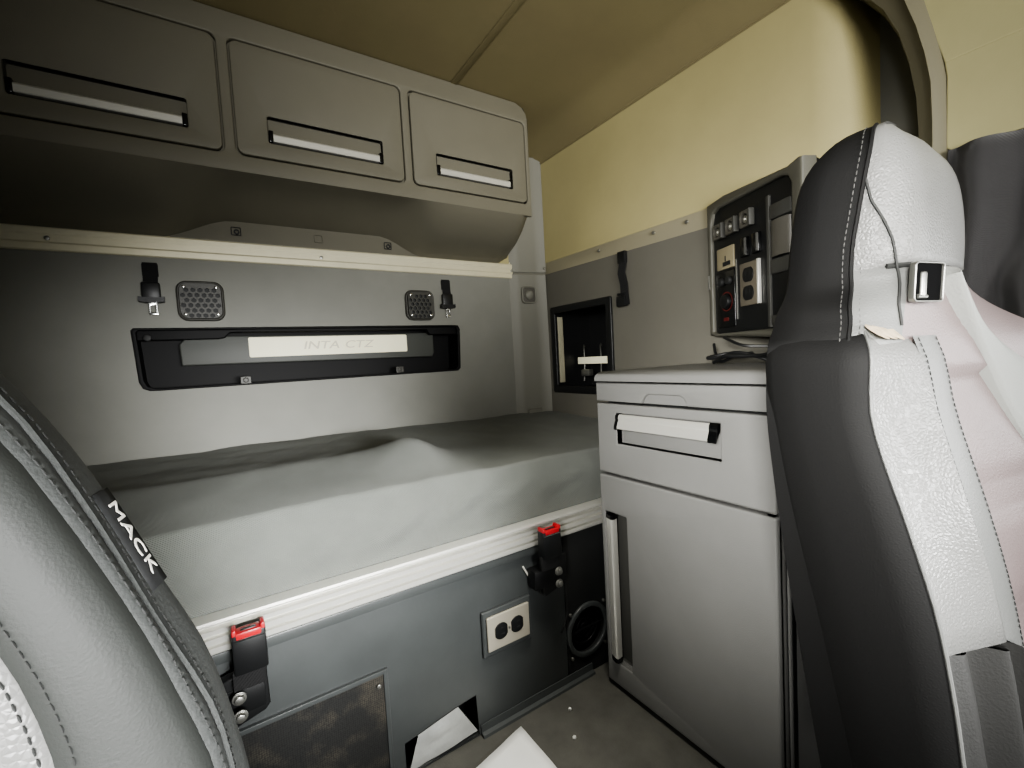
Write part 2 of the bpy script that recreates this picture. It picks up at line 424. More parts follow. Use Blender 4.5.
# upper lip stepping at both ends
mb = MB()
mb.plate([(-.245, 1.322), (1.02, 1.326), (1.02, 1.286), (.87, 1.288), (.855, 1.312), (.04, 1.310), (.02, 1.290), (.0, 1.286), (-.245, 1.284)], (), .03, .004, REAR(YW + .012))
mb.build('upper_lip', M['tray'], tray)
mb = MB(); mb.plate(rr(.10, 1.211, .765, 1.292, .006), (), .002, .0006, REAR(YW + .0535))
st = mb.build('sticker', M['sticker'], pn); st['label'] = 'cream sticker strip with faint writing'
for wd, wx in (('INTA', .375), ('CTZ', .535)):
    MB().text(wd, .048, REAR(YW + .0512) @ Matrix.Translation((wx, 1.252, 0)), .0003, shear=.2, sx=1.35).build('lettering', M['ink'], st, smooth=False)
for x, z in ((.077, 1.121), (.700, 1.125)):
    mb = MB(); mb.plate(rr(x - .018, z - .014, x + .018, z + .014, .003), [circ(x, z, .009)], .006, .001, REAR(YW - .012))
    mb.plate(circ(x, z, .008), (), .006, .001, REAR(YW - .011))
    mb.build('clip', M['speaker'], tray)
MB().cyl((-.212, YW - .008, 1.292), (-.212, YW - .018, 1.292), .012, 14, bev=.003).build('screw', M['dark'], tray)

def speaker(x0, x1, z0, z1, label):
    cx, cz = (x0 + x1) / 2, (z0 + z1) / 2
    t = thing('wall_speaker', label, 'speaker', (cx, YW, cz), 'round-cornered speakers on the rear wall')
    mb = MB(); R_ = .034
    mb.plate(rr(x0, z0, x1, z1, R_), [rr(x0 + .011, z0 + .011, x1 - .011, z1 - .011, R_ - .008)], .022, .006, REAR(YW - .018))
    mb.build('frame', M['speaker'], t)
    # grille plate with hex holes
    holes = []
    px = .0215; rowh = px * .87
    nz = int((z1 - z0 - .03) / rowh)
    for i in range(nz + 1):
        zz_ = z0 + .017 + i * rowh + .002
        for j in range(9):
            xx = x0 + .02 + j * px + (px / 2 if i % 2 else 0)
            if xx > x1 - .019 or zz_ > z1 - .017: continue
            if abs(xx - cx) > (x1 - x0) / 2 - .032 and abs(zz_ - cz) > (z1 - z0) / 2 - .032: continue
            holes.append([(xx + .0088 * math.cos(math.radians(60 * k + 30)), zz_ + .0088 * math.sin(math.radians(60 * k + 30))) for k in range(6)])
    mb = MB(); mb.plate(rr(x0 + .010, z0 + .010, x1 - .010, z1 - .010, R_ - .008), holes, .005, 0, REAR(YW - .024))
    mb.build('grille', M['speaker'], t, smooth=False)
    MB().plate(rr(x0 + .012, z0 + .012, x1 - .012, z1 - .012, R_ - .008), (), .003, 0, REAR(YW - .012)).build('cone_cover', M['dark'], t)
    for sx in (x0 + .024, x1 - .024):
        for sz in (z0 + .024, z1 - .024):
            MB().cyl((sx, YW - .024, sz), (sx, YW - .030, sz), .0055, 10, bev=.002).build('screw', M['chrome'], t)
speaker(-.118, .030, 1.352, 1.500, 'hex-grille speaker left of centre on the rear wall, nearer the hanging metal buckle tongue')
speaker(.748, .892, 1.354, 1.497, 'hex-grille speaker at the right end of the rear wall, above the tray end')

def strap(x, ztop, label, big):
    t = thing('strap_hanger', label, 'strap', (x, YW, ztop), 'black hanging straps on the walls')
    mb = MB(); w = .021
    rows = []
    for z, d in ((ztop, .004), (ztop - .03, .006), (ztop - .06, .010), (ztop - .10, .02), (ztop - .14, .018)):
        rows.append([Vector((x + dx + (ztop - z) * .06 * (-1 if big else 1) * .3, YW - d + e, z)) for dx, e in ((-w, 0), (-w, -.003), (w, -.003), (w, 0))])
    vs = mb.grid(rows, close_v=True); mb.cap(vs[0]); mb.cap(vs[-1])
    mb.box((x - w - .002, YW - .012, ztop - .05), (x + w + .002, YW - .002, ztop - .004), .003)
    mb.build('webbing', M['webbing'], t)
    mb = MB(); mb.box((x - w - .008, YW - .032, ztop - .135), (x + w + .004, YW - .010, ztop - .072), .006)
    zc = ztop - .132
    rows = []
    for i in range(9):
        a = -1 + i / 4
        rows.append([Vector((x - .002 + a * .037, YW - .022 + dy, zc + dz - .004 * (1 - a * a))) for dy, dz in ((-.012, -.008), (-.012, .009), (.010, .011), (.010, -.010))])
    vs = mb.grid(rows, close_v=True); mb.cap(vs[0]); mb.cap(vs[-1])
    mb.build('tongue_cover', M['black'], t)
    mb = MB(); zt = ztop - .142
    s_ = 1.0 if big else .8
    mb.plate(rr(x - .013 * s_, zt - .045, x + .013 * s_, zt + .006, .004), [rr(x - .007 * s_, zt - .036, x + .007 * s_, zt - .012, .002)], .003, .0008, REAR(YW - .022) )
    mb.build('buckle_tongue', M['chrome'], t)
strap(-.186, 1.560, 'black strap with square chrome buckle tongue hanging left of the left speaker', True)
strap(.962, 1.555, 'black strap with small chrome hook hanging right of the right speaker', False)

# corner lamp on column
t = thing('corner_lamp', 'small rounded grey lamp set in the corner column beside the rear trim', 'lamp', (1.445, 2.016, 1.49))
F = FR((1.443, 2.013, 1.49), (1, -.07, 0), (0, 0, 1))
MB().plate(rr(-.046, -.046, .046, .046, .02), [rr(-.038, -.038, .038, .038, .015)], .014, .004, F @ Matrix.Translation((0, 0, .01))).build('bezel', M['column'], t)
MB().plate(rr(-.039, -.039, .039, .039, .015), (), .01, .003, F @ Matrix.Translation((0, 0, .003))).build('base', M['grille'], t)
mb = MB(); mb.tube([F @ Vector((0, 0, 0)), F @ Vector((0, 0, .012)), F @ Vector((0, -.001, .02)), F @ Vector((0, -.002, .024))], [.026, .025, .018, .002], 18); mb.build('lens', M['column'], t)

# ================================================================== SIDE WALL ITEMS
cub = thing('side_cubby', 'black-framed square storage cubby in the right side wall with a bright plate inside', 'cubby', (XW, 1.72, .95))
ho = [(-p[0], p[1]) for p in rr(1.497, .947, 1.955, 1.414, .012)]
hi = [(-p[0], p[1]) for p in rr(1.535, .985, 1.915, 1.378, .006)]
MB().plate(ho, [hi], .02, .005, SIDE(XW - .012)).build('frame', M['black'], cub)
hb = [(-p[0], p[1]) for p in rr(1.517, .964, 1.933, 1.396, .006)]
MB().pocket(hb, .26, SIDE(XW - .004), 0).build('shell', M['black'], cub, smooth=False)
MB().box((XW + .008, 1.922, 1.0), (XW + .05, 1.930, 1.36), .002).build('side_strip', M['wallin'], cub)
# plate with hooks on the back
MB().box((XW + .14, 1.690, 1.095), (XW + .15, 1.915, 1.133), .003).build('plate', M['sticker'], cub)  # looks lit only through the glow added to its material
for y in (1.745, 1.875):
    pts = [(XW + .148, y, 1.00), (XW + .155, y, 1.10), (XW + .155, y, 1.16), (XW + .15, y - .004, 1.185), (XW + .14, y - .018, 1.20), (XW + .13, y - .03, 1.19)]
    mb = MB(); mb.tube(catmull(pts, 5), .004, 6); mb.build('hook', M['steel'], cub)
MB().box((XW + .11, 1.80, 1.03), (XW + .15, 1.86, 1.065), .006).build('latch', M['steel'], cub)

t = thing('wall_strap', 'short black strap fixed on the right side wall, above and right of the cubby', 'strap', (XW, 1.42, 1.59))
rows = []; mb = MB()
for z, d in ((1.592, .012), (1.56, .014), (1.54, .02), (1.50, .026), (1.45, .024), (1.41, .022), (1.36, .022)):
    rows.append([Vector((XW - d + e, 1.412 + dy - (1.592 - z) * .08 + .004 * math.sin(z * 60), z)) for dy, e in ((.021, 0), (.021, -.004), (-.021, -.004), (-.021, 0))])
vs = mb.grid(rows, close_v=True); mb.cap(vs[0]); mb.cap(vs[-1]); mb.build('webbing', M['webbing'], t)
MB().box((XW - .022, 1.392, 1.545), (XW - .001, 1.436, 1.598), .004).build('anchor', M['black'], t)
MB().box((XW - .034, 1.388, 1.354), (XW - .012, 1.442, 1.40), .004).box((XW - .03, 1.39, 1.405), (XW - .014, 1.44, 1.414), .002).build('end_clip', M['black'], t)

# ================================================================== BUNK
bunk = thing('sleeper_bunk', 'black sleeper bunk frame with bright aluminium rail under the mattress', 'bunk', (.3, YB, 0))
pocket_hole = [(.352, .03), (.552, .03), (.552, .155), (.49, .152), (.36, .10)]
mb = MB()
cut = [(.345, .006), (.575, .006), (.570, .132), (.50, .125), (.345, .098)]
gx0, gx1, gz0, gz1 = -.30, .310, .03, .338
mb.plate([(-1.0, 0), (.932, 0), (.932, .538), (-1.0, .538)], [cut], .02, .002, REAR(YB))
fp = mb.build('front_panel', M['bunk'], bunk)
mb = MB(); mb.plate([(.936, 0), (1.548, 0), (1.548, .538), (.936, .538)], [circ(1.03, .165, .088)], .02, .002, REAR(YB + .001)); mb.build('end_panel', M['dark'], bunk)  # dark colour paints in the shadow beside the cabinet
mb = MB(); mb.pocket(cut, .10, REAR(YB - .001), 0); mb.build('pocket', M['black'], bunk, smooth=False)
# folded ledge under the rail
mb = MB(); mb.box((-1.0, YB - .012, .508), (.83, YB + .002, .534), .003); mb.build('ledge', M['bunk'], bunk)
# kick angle along the floor
mb = MB()
pf = [(YB - .001, .034), (YB - .005, .034), (YB - .007, .012), (YB - .018, .008), (YB - .020, .0), (YB, .0)]
for xa, xb in ((-1.0, .34), (.58, 1.04)): mb.grid([[Vector((x, y, z)) for y, z in pf] for x in (xa, xb)])
mb.build('kick_strip', M['bunk'], bunk, angle=20)
# aluminium rail profile
mb = MB()
pf = [(YB + .02, .535), (YB - .012, .535), (YB - .016, .539), (YB - .016, .551), (YB - .004, .553), (YB - .004, .557), (YB - .017, .559), (YB - .017, .572), (YB - .004, .574),
      (YB - .004, .578), (YB - .015, .580), (YB - .015, .590), (YB - .000, .593), (YB - .000, .600), (YB - .018, .603), (YB - .021, .607), (YB - .020, .613), (YB - .010, .615), (YB + .02, .615)]
vs = mb.grid([[Vector((x, y, z)) for y, z in pf] for x in (-1.0, 1.546)], close_v=True); mb.cap(vs[0]); mb.cap(vs[1])
mb.build('rail', M['alu'], bunk, angle=20)
MB().box((-1.0, YB + .02, .56), (1.546, 2.045, .612)).build('bed_board', M['dark'], bunk)
# mesh grille
gr = thing('mesh_grille', 'black framed mesh grille set low in the bunk base panel', 'grille', (.15, YB, .03))
mb = MB(); mb.plate([(gx0, gz0), (gx1, gz0), (gx1, gz1), (gx0, gz1)], [[(gx0 + .012, gz0 + .012), (gx1 - .012, gz0 + .012), (gx1 - .012, gz1 - .012), (gx0 + .012, gz1 - .012)]], .010, .002, REAR(YB - .0105))
mb.build('frame', M['bunk'], gr)
gm = bpy.data.materials.new('brown_mesh'); gm.use_nodes = True
nt = gm.node_tree; b = nt.nodes['Principled BSDF']; b.inputs['Roughness'].default_value = .5
tc = nt.nodes.new('ShaderNodeTexCoord'); vo = nt.nodes.new('ShaderNodeTexVoronoi'); vo.inputs['Scale'].default_value = 190; vo.inputs['Randomness'].default_value = .3
ns = nt.nodes.new('ShaderNodeTexNoise'); ns.inputs['Scale'].default_value = 14; ns.inputs['Detail'].default_value = 4
rp = nt.nodes.new('ShaderNodeValToRGB'); rp.color_ramp.elements[0].position = .25; rp.color_ramp.elements[1].position = .55
rp.color_ramp.elements[0].color = (.028, .028, .026, 1); rp.color_ramp.elements[1].color = (.010, .010, .010, 1)
rp2 = nt.nodes.new('ShaderNodeValToRGB'); rp2.color_ramp.elements[0].position = .45; rp2.color_ramp.elements[1].position = .70
rp2.color_ramp.elements[0].color = (.02, .021, .021, 1); rp2.color_ramp.elements[1].color = (.125, .108, .08, 1)
mx = nt.nodes.new('ShaderNodeMix'); mx.data_type = 'RGBA'
nt.links.new(tc.outputs['Object'], vo.inputs['Vector']); nt.links.new(tc.outputs['Object'], ns.inputs['Vector'])
nt.links.new(vo.outputs['Distance'], rp.inputs['Fac']); nt.links.new(ns.outputs['Fac'], rp2.inputs['Fac'])
nt.links.new(rp.outputs['Color'], mx.inputs[6]); nt.links.new(rp2.outputs['Color'], mx.inputs[7])
mlt = nt.nodes.new('ShaderNodeMath'); mlt.operation = 'SUBTRACT'; mlt.inputs[0].default_value = .75
nt.links.new(vo.outputs['Distance'], mlt.inputs[1]); nt.links.new(mlt.outputs[0], mx.inputs[0])
nt.links.new(mx.outputs[2], b.inputs['Base Color'])
M['mesh'] = gm
mb = MB(); mb.plate([(gx0 + .01, gz0 + .01), (gx1 - .01, gz0 + .01), (gx1 - .01, gz1 - .01), (gx0 + .01, gz1 - .01)], (), .004, 0, REAR(YB - .005)); mb.build('mesh_screen', M['mesh'], gr)
for x, z in ((.284, .300),):
    MB().cyl((x, YB - .008, z), (x, YB - .014, z), .006, 10, bev=.002).build('screw', M['steel'], gr)
# crumpled silver sheet in the pocket
mb = MB(); rows = []
for i in range(9):
    u = i / 8; row = []
    for j in range(9):
        v = j / 8
        x = lerp(lerp(.352, .572, u), lerp(.392, .512, u), v)
        y = lerp(YB + .004, YB + .018, v); z = lerp(lerp(.006, .016, u), lerp(.094, .119, u), v)
        n = noise.noise(Vector((u * 4, v * 4, 1.3))) * .004
        row.append(Vector((x, y + n, z)))
    rows.append(row)
mb.grid(rows)
o = mb.build('foil_sheet', M['foil']); tag(o, 'crumpled silver foil sheet sticking out of the bunk base pocket', 'foil sheet')
# paper on the floor
mb = MB(); rows = []
A, Bp, Cp = Vector((.693, 1.128, .004)), Vector((.42, 1.062, .004)), Vector((.695, .84, .004))
for i in range(11):
    row = []
    for j in range(11):
        p = A + (Bp - A) * (i / 10) + (Cp - A) * (j / 10)
        p.z = .004 + .006 * abs(noise.noise(Vector((i * .35, j * .3, 5)))) + .003
        row.append(p)
    rows.append(row)
mb.grid(rows); o = mb.build('paper_sheet', M['paper']); tag(o, 'white paper sheet lying on the dark floor by the bunk base', 'paper')
m_ = o.modifiers.new('s', 'SOLIDIFY'); m_.thickness = .001

# seat belt buckles on the bunk front
def buckle(xa, xb, zt, tilt, label):
    w = (xb - xa); xc = (xa + xb) / 2
    t = thing('seat_belt_buckle', label, 'buckle', (xc, YB - .03, zt - .12), 'red-button buckles on the bunk base')
    y0 = YB - .075
    mb = MB(); mb.box((xa, y0, zt - .098), (xb, y0 + .034, zt - .006), .005); hs = mb.build('housing', M['black'], t)
    # side lugs around the button
    MB().box((xa + .001, y0 + .001, zt - .020), (xa + .010, y0 + .033, zt + .003), .003).box((xb - .010, y0 + .001, zt - .020), (xb - .001, y0 + .033, zt + .003), .003).box((xa + .008, y0 - .0008, zt - .019), (xb - .008, y0 + .03, zt - .004), .003).build('release_button', M['red'], t)
    mb = MB(); mb.box((xa + .018, y0 + .008, zt - .010), (xb - .018, y0 + .016, zt - .002), .001); mb.build('slot', M['black'], t)
    MB().box((xa + .004, y0 - .0012, zt - .0215), (xb - .004, y0 + .002, zt - .0195)).build('edge_line', M['chrome'], t)
    # webbing stem and bracket
    MB().box((xa + .006 - .01, y0 + .008, zt - .135), (xb - .006, y0 + .024, zt - .09), .003).build('stem', M['webbing'], t)
    mb = MB()
    qx = .042 if tilt > 0 else 0
    mb.plate([(p_[0] + qx, p_[1]) for p_ in ((xa - .03, zt - .118), (xa + .01, zt - .108), (xb - .004, zt - .112), (xb - .002, zt - .20), (xb - .012, zt - .212), (xa - .02, zt - .232), (xa - .03, zt - .22))], (), .03, .004, REAR(y0 + .03))
    mb.box((xa - .02, y0 + .028, zt - .2), (xb - .01, YB - .0005, zt - .14), .003)
    br = mb.build('bracket', M['black'], t)
    for z in (zt - .145, zt - .185):
        xq = (xa + .005) if tilt < 0 else xb - .018
        MB().cyl((xq, y0 + .001, z), (xq, y0 - .010, z), .010, 8, bev=.003).plate(circ(xq, z, .014), (), .003, .001, REAR(y0 - .001)).build('bolt', M['steel'], t)
buckle(-.028, .037, .600, -1, 'red-button buckle on the bunk rail behind the near seat, larger in view')
buckle(.800, .872, .606, 1, 'red-button buckle at the right end of the bunk rail, next to the grey cabinet')

# outlet (duplex)
def duplex(parent, F, w, h, vertical=False, plate_m=None):
    MB().plate(rr(-w / 2, -h / 2, w / 2, h / 2, .004), (), .008, .003, F @ Matrix.Translation((0, 0, .008))).build('cover_plate', plate_m or M['outlet'], parent)
    for s_ in (-1, 1):
        cx, cy = (0, s_ * h * .21) if vertical else (s_ * w * .19, 0)
        r = min(w, h) * (.30 if vertical else .24)
        lp = [(cx + max(-r * .86, min(r * .86, r * math.cos(a))) if not vertical else cx + r * math.cos(a), cy + r * math.sin(a) if not vertical else cy + max(-r * .86, min(r * .86, r * math.sin(a)))) for a in [2 * math.pi * k / 24 for k in range(24)]]
        MB().plate(lp, (), .004, .001, F @ Matrix.Translation((0, 0, .0105))).build('socket', M['black'], parent)
        mb = MB()
        for dx, dy, hw, hh in ((-.35, .15, .07, .28), (.35, .15, .07, .22)):
            if vertical: mb.plate(rr(cx + (dx - hw) * r, cy + (dy - hh) * r, cx + (dx + hw) * r, cy + (dy + hh) * r, .0004), (), .001, 0, F @ Matrix.Translation((0, 0, .0112)))
            else: mb.plate(rr(cx + (dy - hh) * r, cy + (dx - hw) * r, cx + (dy + hh) * r, cy + (dx + hw) * r, .0004), (), .001, 0, F @ Matrix.Translation((0, 0, .0112)))
        mb.build('slots', M['dark'], parent, smooth=False)
    return parent
t = thing('power_outlet', 'beige metal two-socket power outlet on the black bunk base panel', 'power outlet', (.69, YB, .31))
MB().plate(rr(.600, .238, .780, .382, .003), (), .012, .004, REAR(YB - .012)).build('back_box', M['bunk'], t)
duplex(t, FR((.690, YB - .013, .312), (1, 0, 0), (0, 0, 1)), .155, .108)
MB().cyl((.69, YB - .020, .312), (.69, YB - .024, .312), .004, 10).build('screw', M['steel'], t)
# round vent in the end panel
t = thing('round_vent', 'round black floor-level vent in the dark corner of the bunk base', 'vent', (1.03, YB, .077))
mb = MB(); F = REAR(YB - .008)
mb.plate(circ(1.03, .165, .098, 36), [circ(1.03, .165, .080, 36)], .012, .004, F); mb.build('rim', M['bunk'], t)
mb = MB(); mb.plate(circ(1.03, .165, .087, 36), (), .004, 0, REAR(YB + .03))
for rq in (.062, .04, .02): mb.plate(circ(1.03, .165, rq, 30), [circ(1.03, .165, rq - .008, 30)], .012, .002, REAR(YB + .012))
mb.box((.945, YB + .004, .162), (1.115, YB + .012, .168)); mb.build('louvre', M['black'], t)
for a in (45, 135, 225, 315):
    x, z = 1.03 + .112 * math.cos(math.radians(a)), .165 + .112 * math.sin(math.radians(a))
    MB().cyl((x, YB, z), (x, YB - .008, z), .006, 10, bev=.002).build('screw', M['steel'], t)
# cable down the panel joint
o = MB().tube(catmull([(.932, YB - .004, .40), (.933, YB - .005, .33), (.934, YB - .005, .26), (.915, YB - .006, .22), (.905, YB - .006, .20)], 5), .004, 6).build('bunk_cable', M['dark']); tag(o, 'thin dark cable running down beside the right bunk buckle', 'cable')
o = MB().tube([(.764, YB - .0035, .477), (.775, YB - .0045, .455), (.785, YB - .0035, .437)], .003, 6).build('cable_tie', M['white']); tag(o, 'small white cable tie end stuck on the bunk panel above the outlet', 'cable tie')
# crumbs on the floor
for i, (x, y) in enumerate(((.86, 1.09), (.80, 1.0))):
    mb = MB(); bmesh.ops.create_icosphere(mb.bm, subdivisions=1, radius=.006)
    for v in mb.bm.verts: v.co = v.co * (1 + .4 * noise.noise(v.co * 300 + Vector((i * 7, 0, 0)))) + Vector((x, y, .005))
    o = mb.build('crumb', M['paper']); tag(o, ('white crumb on the floor near the bunk base corner' if i == 0 else 'white crumb on the floor further out from the bunk base'), 'crumb')

# mattress
def hgt(x, y):
    A = lerp(.072, .020, sstep(.46, .74, x)); A = lerp(A, .066, 1 - sstep(-.4, .2, x))
    c = 1.45
    up = min(1, max(0, (y - 1.19) / (c - 1.19))) ** .85 if A > .03 else sstep(1.17, 1.45, y)
    rear = lerp(.864, .842, sstep(.3, 1.2, x))
    h = .803 + A * up
    tt = max(0, (y - c) / (2.04 - c))
    if tt > 0: h = lerp(h, rear, min(1, tt)) - .010 * math.sin(math.pi * min(1, tt)) * (A / .12)
    h += .040 * math.exp(-((x - .50) / .10) ** 2 - ((y - 1.40) / .09) ** 2)
    h += .005 * noise.noise(Vector((x * 5, y * 6, 0))) + .0025 * noise.noise(Vector((x * 14, y * 11, 4)))
    return h
mb = MB(); rows = []
NX = 130
for i in range(NX + 1):
    x = -.97 + (1.547 + .97) * i / NX
    row = [Vector((x, 2.035, .613))]
    ysl = [2.035 - k * (2.035 - 1.235) / 36 for k in range(37)]
    for y in ysl: row.append(Vector((x, y, hgt(x, y))))
    zt = hgt(x, 1.22)
    wr = .006 * noise.noise(Vector((x * 9, .3, 0)))
    for k, (dy, dz) in enumerate(((1.217, .0005), (1.210, -.002), (1.206, -.010))):
        row.append(Vector((x, dy, zt + dz)))
    for k in range(1, 10):
        t_ = k / 9; z = lerp(zt - .022, .613, t_)
        bulge = .012 * math.sin(math.pi * t_)
        w_ = .018 * noise.noise(Vector((x * 11 + t_ * 3.0, t_ * 2.2, 2))) * math.sin(math.pi * t_ ** .7) + .004 * noise.noise(Vector((x * 30 + t_ * 9, t_ * 3, 7)))
        row.append(Vector((x, 1.203 - bulge + w_, z)))
    rows.append(row)
vs = mb.grid(rows); mb.cap(vs[0]); mb.cap(vs[-1])
mt = mb.build('bunk_mattress', M['mattress'], angle=60); tag(mt, 'dark grey fabric bunk mattress with a rumpled raised front edge', 'mattress')

# ================================================================== CABINET
cab = thing('cabinet', 'grey plastic cabinet with lid, drawer and tall door against the right wall', 'cabinet', (1.3, .81, 0))
Y0, Y1 = .527, 1.103
def vprism(mb, x0, x1, y0, y1, z0, z1, r=.018, bev=.004):
    lp = rr(x0, y0, x1, y1, r)
    mb.plate(lp, (), z1 - z0, bev, Matrix.Translation((0, 0, z1)))
mb = MB(); vprism(mb, XC + .045, XW - .004, Y0 + .006, Y1 - .003, .0, 1.05, .01, .002)
mb.build('carcass', M['dark'], cab)
mb = MB()
# side skin on the front-facing side with hinge slit
mb.box((XC + .058, Y0 + .001, .0), (XW - .004, Y0 + .02, 1.05), .003)
mb.build('side_panel', M['cabinet'], cab)
# lid
mb = MB(); lp = [(XC - .003, Y0 + .010), (XC - .003, Y1 + .002), (XW - .004, Y1 + .002), (XW - .004, Y0 + .010)]
prof = [(0, 1.0575), (0, 1.068), (.004, 1.077), (.012, 1.084), (.026, 1.088), (.06, 1.089)]
rows = []
for d, z in prof:
    rows.append([Vector((XC - .004 + d, Y0 + .004 + d * .5, z)), Vector((XC - .004 + d, Y1 + .002 - d * .5, z)), Vector((XW - .004, Y1 + .002 - d * .5, z)), Vector((XW - .004, Y0 + .004 + d * .5, z))])
vs = mb.grid(rows, close_v=True); mb.cap(vs[0]); mb.cap(vs[-1]); mb.build('lid', M['cabinet'], cab, angle=50)
# pull-out table with finger notch
notch = [(-.905, .9925), (-.758, .9925), (-.764, 1.010), (-.776, 1.018), (-.888, 1.018), (-.898, 1.010)]
mb = MB()
mb.plate([(-Y1, .9915), (-.912, .9915), (-.900, 1.012), (-.888, 1.020), (-.776, 1.020), (-.764, 1.012), (-.752, .9915), (-Y0 - .004, .9915), (-Y0 - .004, 1.0515), (-Y1, 1.0515)], (), .04, .004, SIDE(XC))
pt = mb.build('pullout_table', M['cabinet'], cab)
MB().plate([(-.91, .992), (-.755, .992), (-.76, 1.02), (-.90, 1.02)], (), .004, 0, SIDE(XC + .010)).build('notch', M['cabinet'], pt)
# drawer
mb = MB(); hl = [(-1.018, .856), (-.660, .856), (-.660, .955), (-1.018, .955)]
dr_out = [(-p[0], p[1]) for p in rr(Y0, .752, Y1, .984, .004)]
mb.plate(dr_out, [hl], .03, .005, SIDE(XC))
vprism(mb, XC + .004, XC + .06, Y0, Y0 + .03, .752, .984, .012, .003)
d = mb.build('drawer', M['cabinet'], cab)
mb = MB(); mb.pocket(hl, .026, SIDE(XC + .004), 0); mb.build('handle_recess', M['cabinet'], d, smooth=False)
mb = MB()
pf = [(.016, .951), (.004, .952), (-.004, .947), (-.007, .940), (-.006, .933), (-.012, .925), (-.018, .914), (-.019, .908), (-.016, .906), (-.008, .914), (.002, .925), (.012, .930)]
vs = mb.grid([[Vector((XC + x * .6, y, z)) for x, z in pf] for y in (.688, 1.004)], close_v=True); mb.cap(vs[0]); mb.cap(vs[1])
h = mb.build('handle', M['alu'], d, angle=25)
for ya, yb in ((.664, .688), (1.004, 1.016)):
    mb = MB(); vs = mb.grid([[Vector((XC + x * .66 - .001, y, .93 + (z - .93) * 1.1)) for x, z in pf] for y in (ya, yb)], close_v=True); mb.cap(vs[0]); mb.cap(vs[1])
    mb.build('end_cap', M['black_gloss'], h, angle=25)
# door
mb = MB(); hl = [(-p[0], p[1]) for p in rr(.992, .100, 1.084, .618, .004)]
do = [(-p[0], p[1]) for p in rr(Y0, .018, Y1 + .001, .744, .006)]
mb.plate(do, [hl], .03, .006, SIDE(XC))
vprism(mb, XC + .004, XC + .05, Y0, Y0 + .03, .018, .744, .012, .003)
d = mb.build('door', M['cabinet'], cab)
mb = MB(); mb.pocket(hl, .03, SIDE(XC + .004), 0); mb.build('handle_recess', M['recess'], d, smooth=False)
mb = MB()
pf = [(.014, 1.078), (.002, 1.079), (-.006, 1.074), (-.010, 1.062), (-.012, 1.050), (-.010, 1.044), (-.002, 1.042), (.012, 1.044)]
vs = mb.grid([[Vector((XC + x, y, z)) for x, y in pf] for z in (.122, .600)], close_v=True); mb.cap(vs[0]); mb.cap(vs[1])
h = mb.build('handle', M['alu'], d, angle=25)
for za, zb in ((.106, .122), (.600, .612)):
    mb = MB(); vs = mb.grid([[Vector((XC + x * 1.1, 1.06 + (y - 1.06) * 1.08, z)) for x, y in pf] for z in (za, zb)], close_v=True); mb.cap(vs[0]); mb.cap(vs[1])
    mb.build('end_cap', M['black_gloss'], h, angle=25)
# hinge on the side
MB().box((XC + .064, Y0 - .004, .69), (XC + .078, Y0 + .004, .752), .002).build('hinge_flange', M['cabinet'], cab)
MB().box((XC + .066, Y0 - .0015, .02), (XC + .082, Y0 + .004, .69)).build('hinge_slit', M['black'], cab)

# ================================================================== CONTROL PANEL on side wall
cp = thing('control_panel', 'angled black switch panel in a grey surround above the cabinet', 'control panel', (1.46, .8, 1.2))
e = Vector((-.19, -.39, 0)).normalized()
F = FR((1.540, .990, 0), e, (0, 0, 1))
if (F.to_3x3() @ Vector((0, 0, 1))).x > 0: raise RuntimeError('panel faces away')
mb = MB()
outer = [(.0, 1.192), (.455, 1.160), (.455, 1.645), (.44, 1.648), (.40, 1.64), (.10, 1.668), (.0, 1.664)]
openg = [(.022, 1.205), (.022, 1.59), (.035, 1.625), (.065, 1.636), (.375, 1.622), (.402, 1.612), (.414, 1.59), (.414, 1.21), (.40, 1.196), (.04, 1.196)]
mb.plate(outer, [openg], .05, .008, F @ Matrix.Translation((0, 0, .01)))
# housing sides back to the wall
top = [(.0, 1.664), (.10, 1.668), (.40, 1.64), (.44, 1.648), (.455, 1.645)]
rows = []
for s_, z in top:
    p = F @ Vector((s_, z, -.02)); rows.append([p, Vector((XW - .002, p.y, z))])
mb.grid(rows)
rows = []
for s_, z in ((.0, 1.195), (.26, 1.176), (.455, 1.162)):
    p = F @ Vector((s_, z, -.02)); rows.append([p, Vector((XW - .002, p.y, z))])
mb.grid(rows)
mb.build('surround', M['surround'], cp)
G = lambda c: F @ Matrix.Translation((0, 0, c))
mb = MB(); mb.plate(openg, (), .002, 0, G(-.004)); mb.plate([(.03, 1.20), (.305, 1.20), (.305, 1.585), (.05, 1.585), (.03, 1.56)], (), .004, .001, G(-.001))
face = mb.build('face_plate', M['black'], cp)
# side bead
MB().box((.006, 1.36, .01), (.010, 1.41, .014), 0, 2, F).build('clip', M['steel'], cp)
MB().box((.150, 1.24, -.002), (.154, 1.44, .001), 0, 2, F).build('divider', M['steel'], cp)
for s_ in (.066, .138, .216):
    mb = MB(); mb.plate(rr(s_ - .026, 1.527, s_ + .026, 1.580, .004), [circ(s_ - .004, 1.553, .017)], .016, .003, G(.012)); k = mb.build('socket', M['grille'], cp)
    MB().plate(circ(s_ - .004, 1.553, .012), [circ(s_ - .004, 1.553, .006)], .004, .001, G(.006)).build('socket_ring', M['steel'], k)
    MB().plate(circ(s_ - .004, 1.553, .004, 10), (), .004, .001, G(.008)).build('socket_pin', M['white'], k)
    MB().box((s_ + .026, 1.525, .0), (s_ + .036, 1.578, .020), .003, 2, F).build('socket_lid', M['recess'], k)
for s_ in (.205, .262):
    MB().box((s_ - .017, 1.435, -.002), (s_ + .017, 1.497, .010), .003, 2, F).build('rocker_switch', M['black_gloss'], cp)
    MB().box((s_ + .008, 1.438, .008), (s_ + .017, 1.494, .016), .003, 2, F).build('switch_tip', M['recess'], cp)
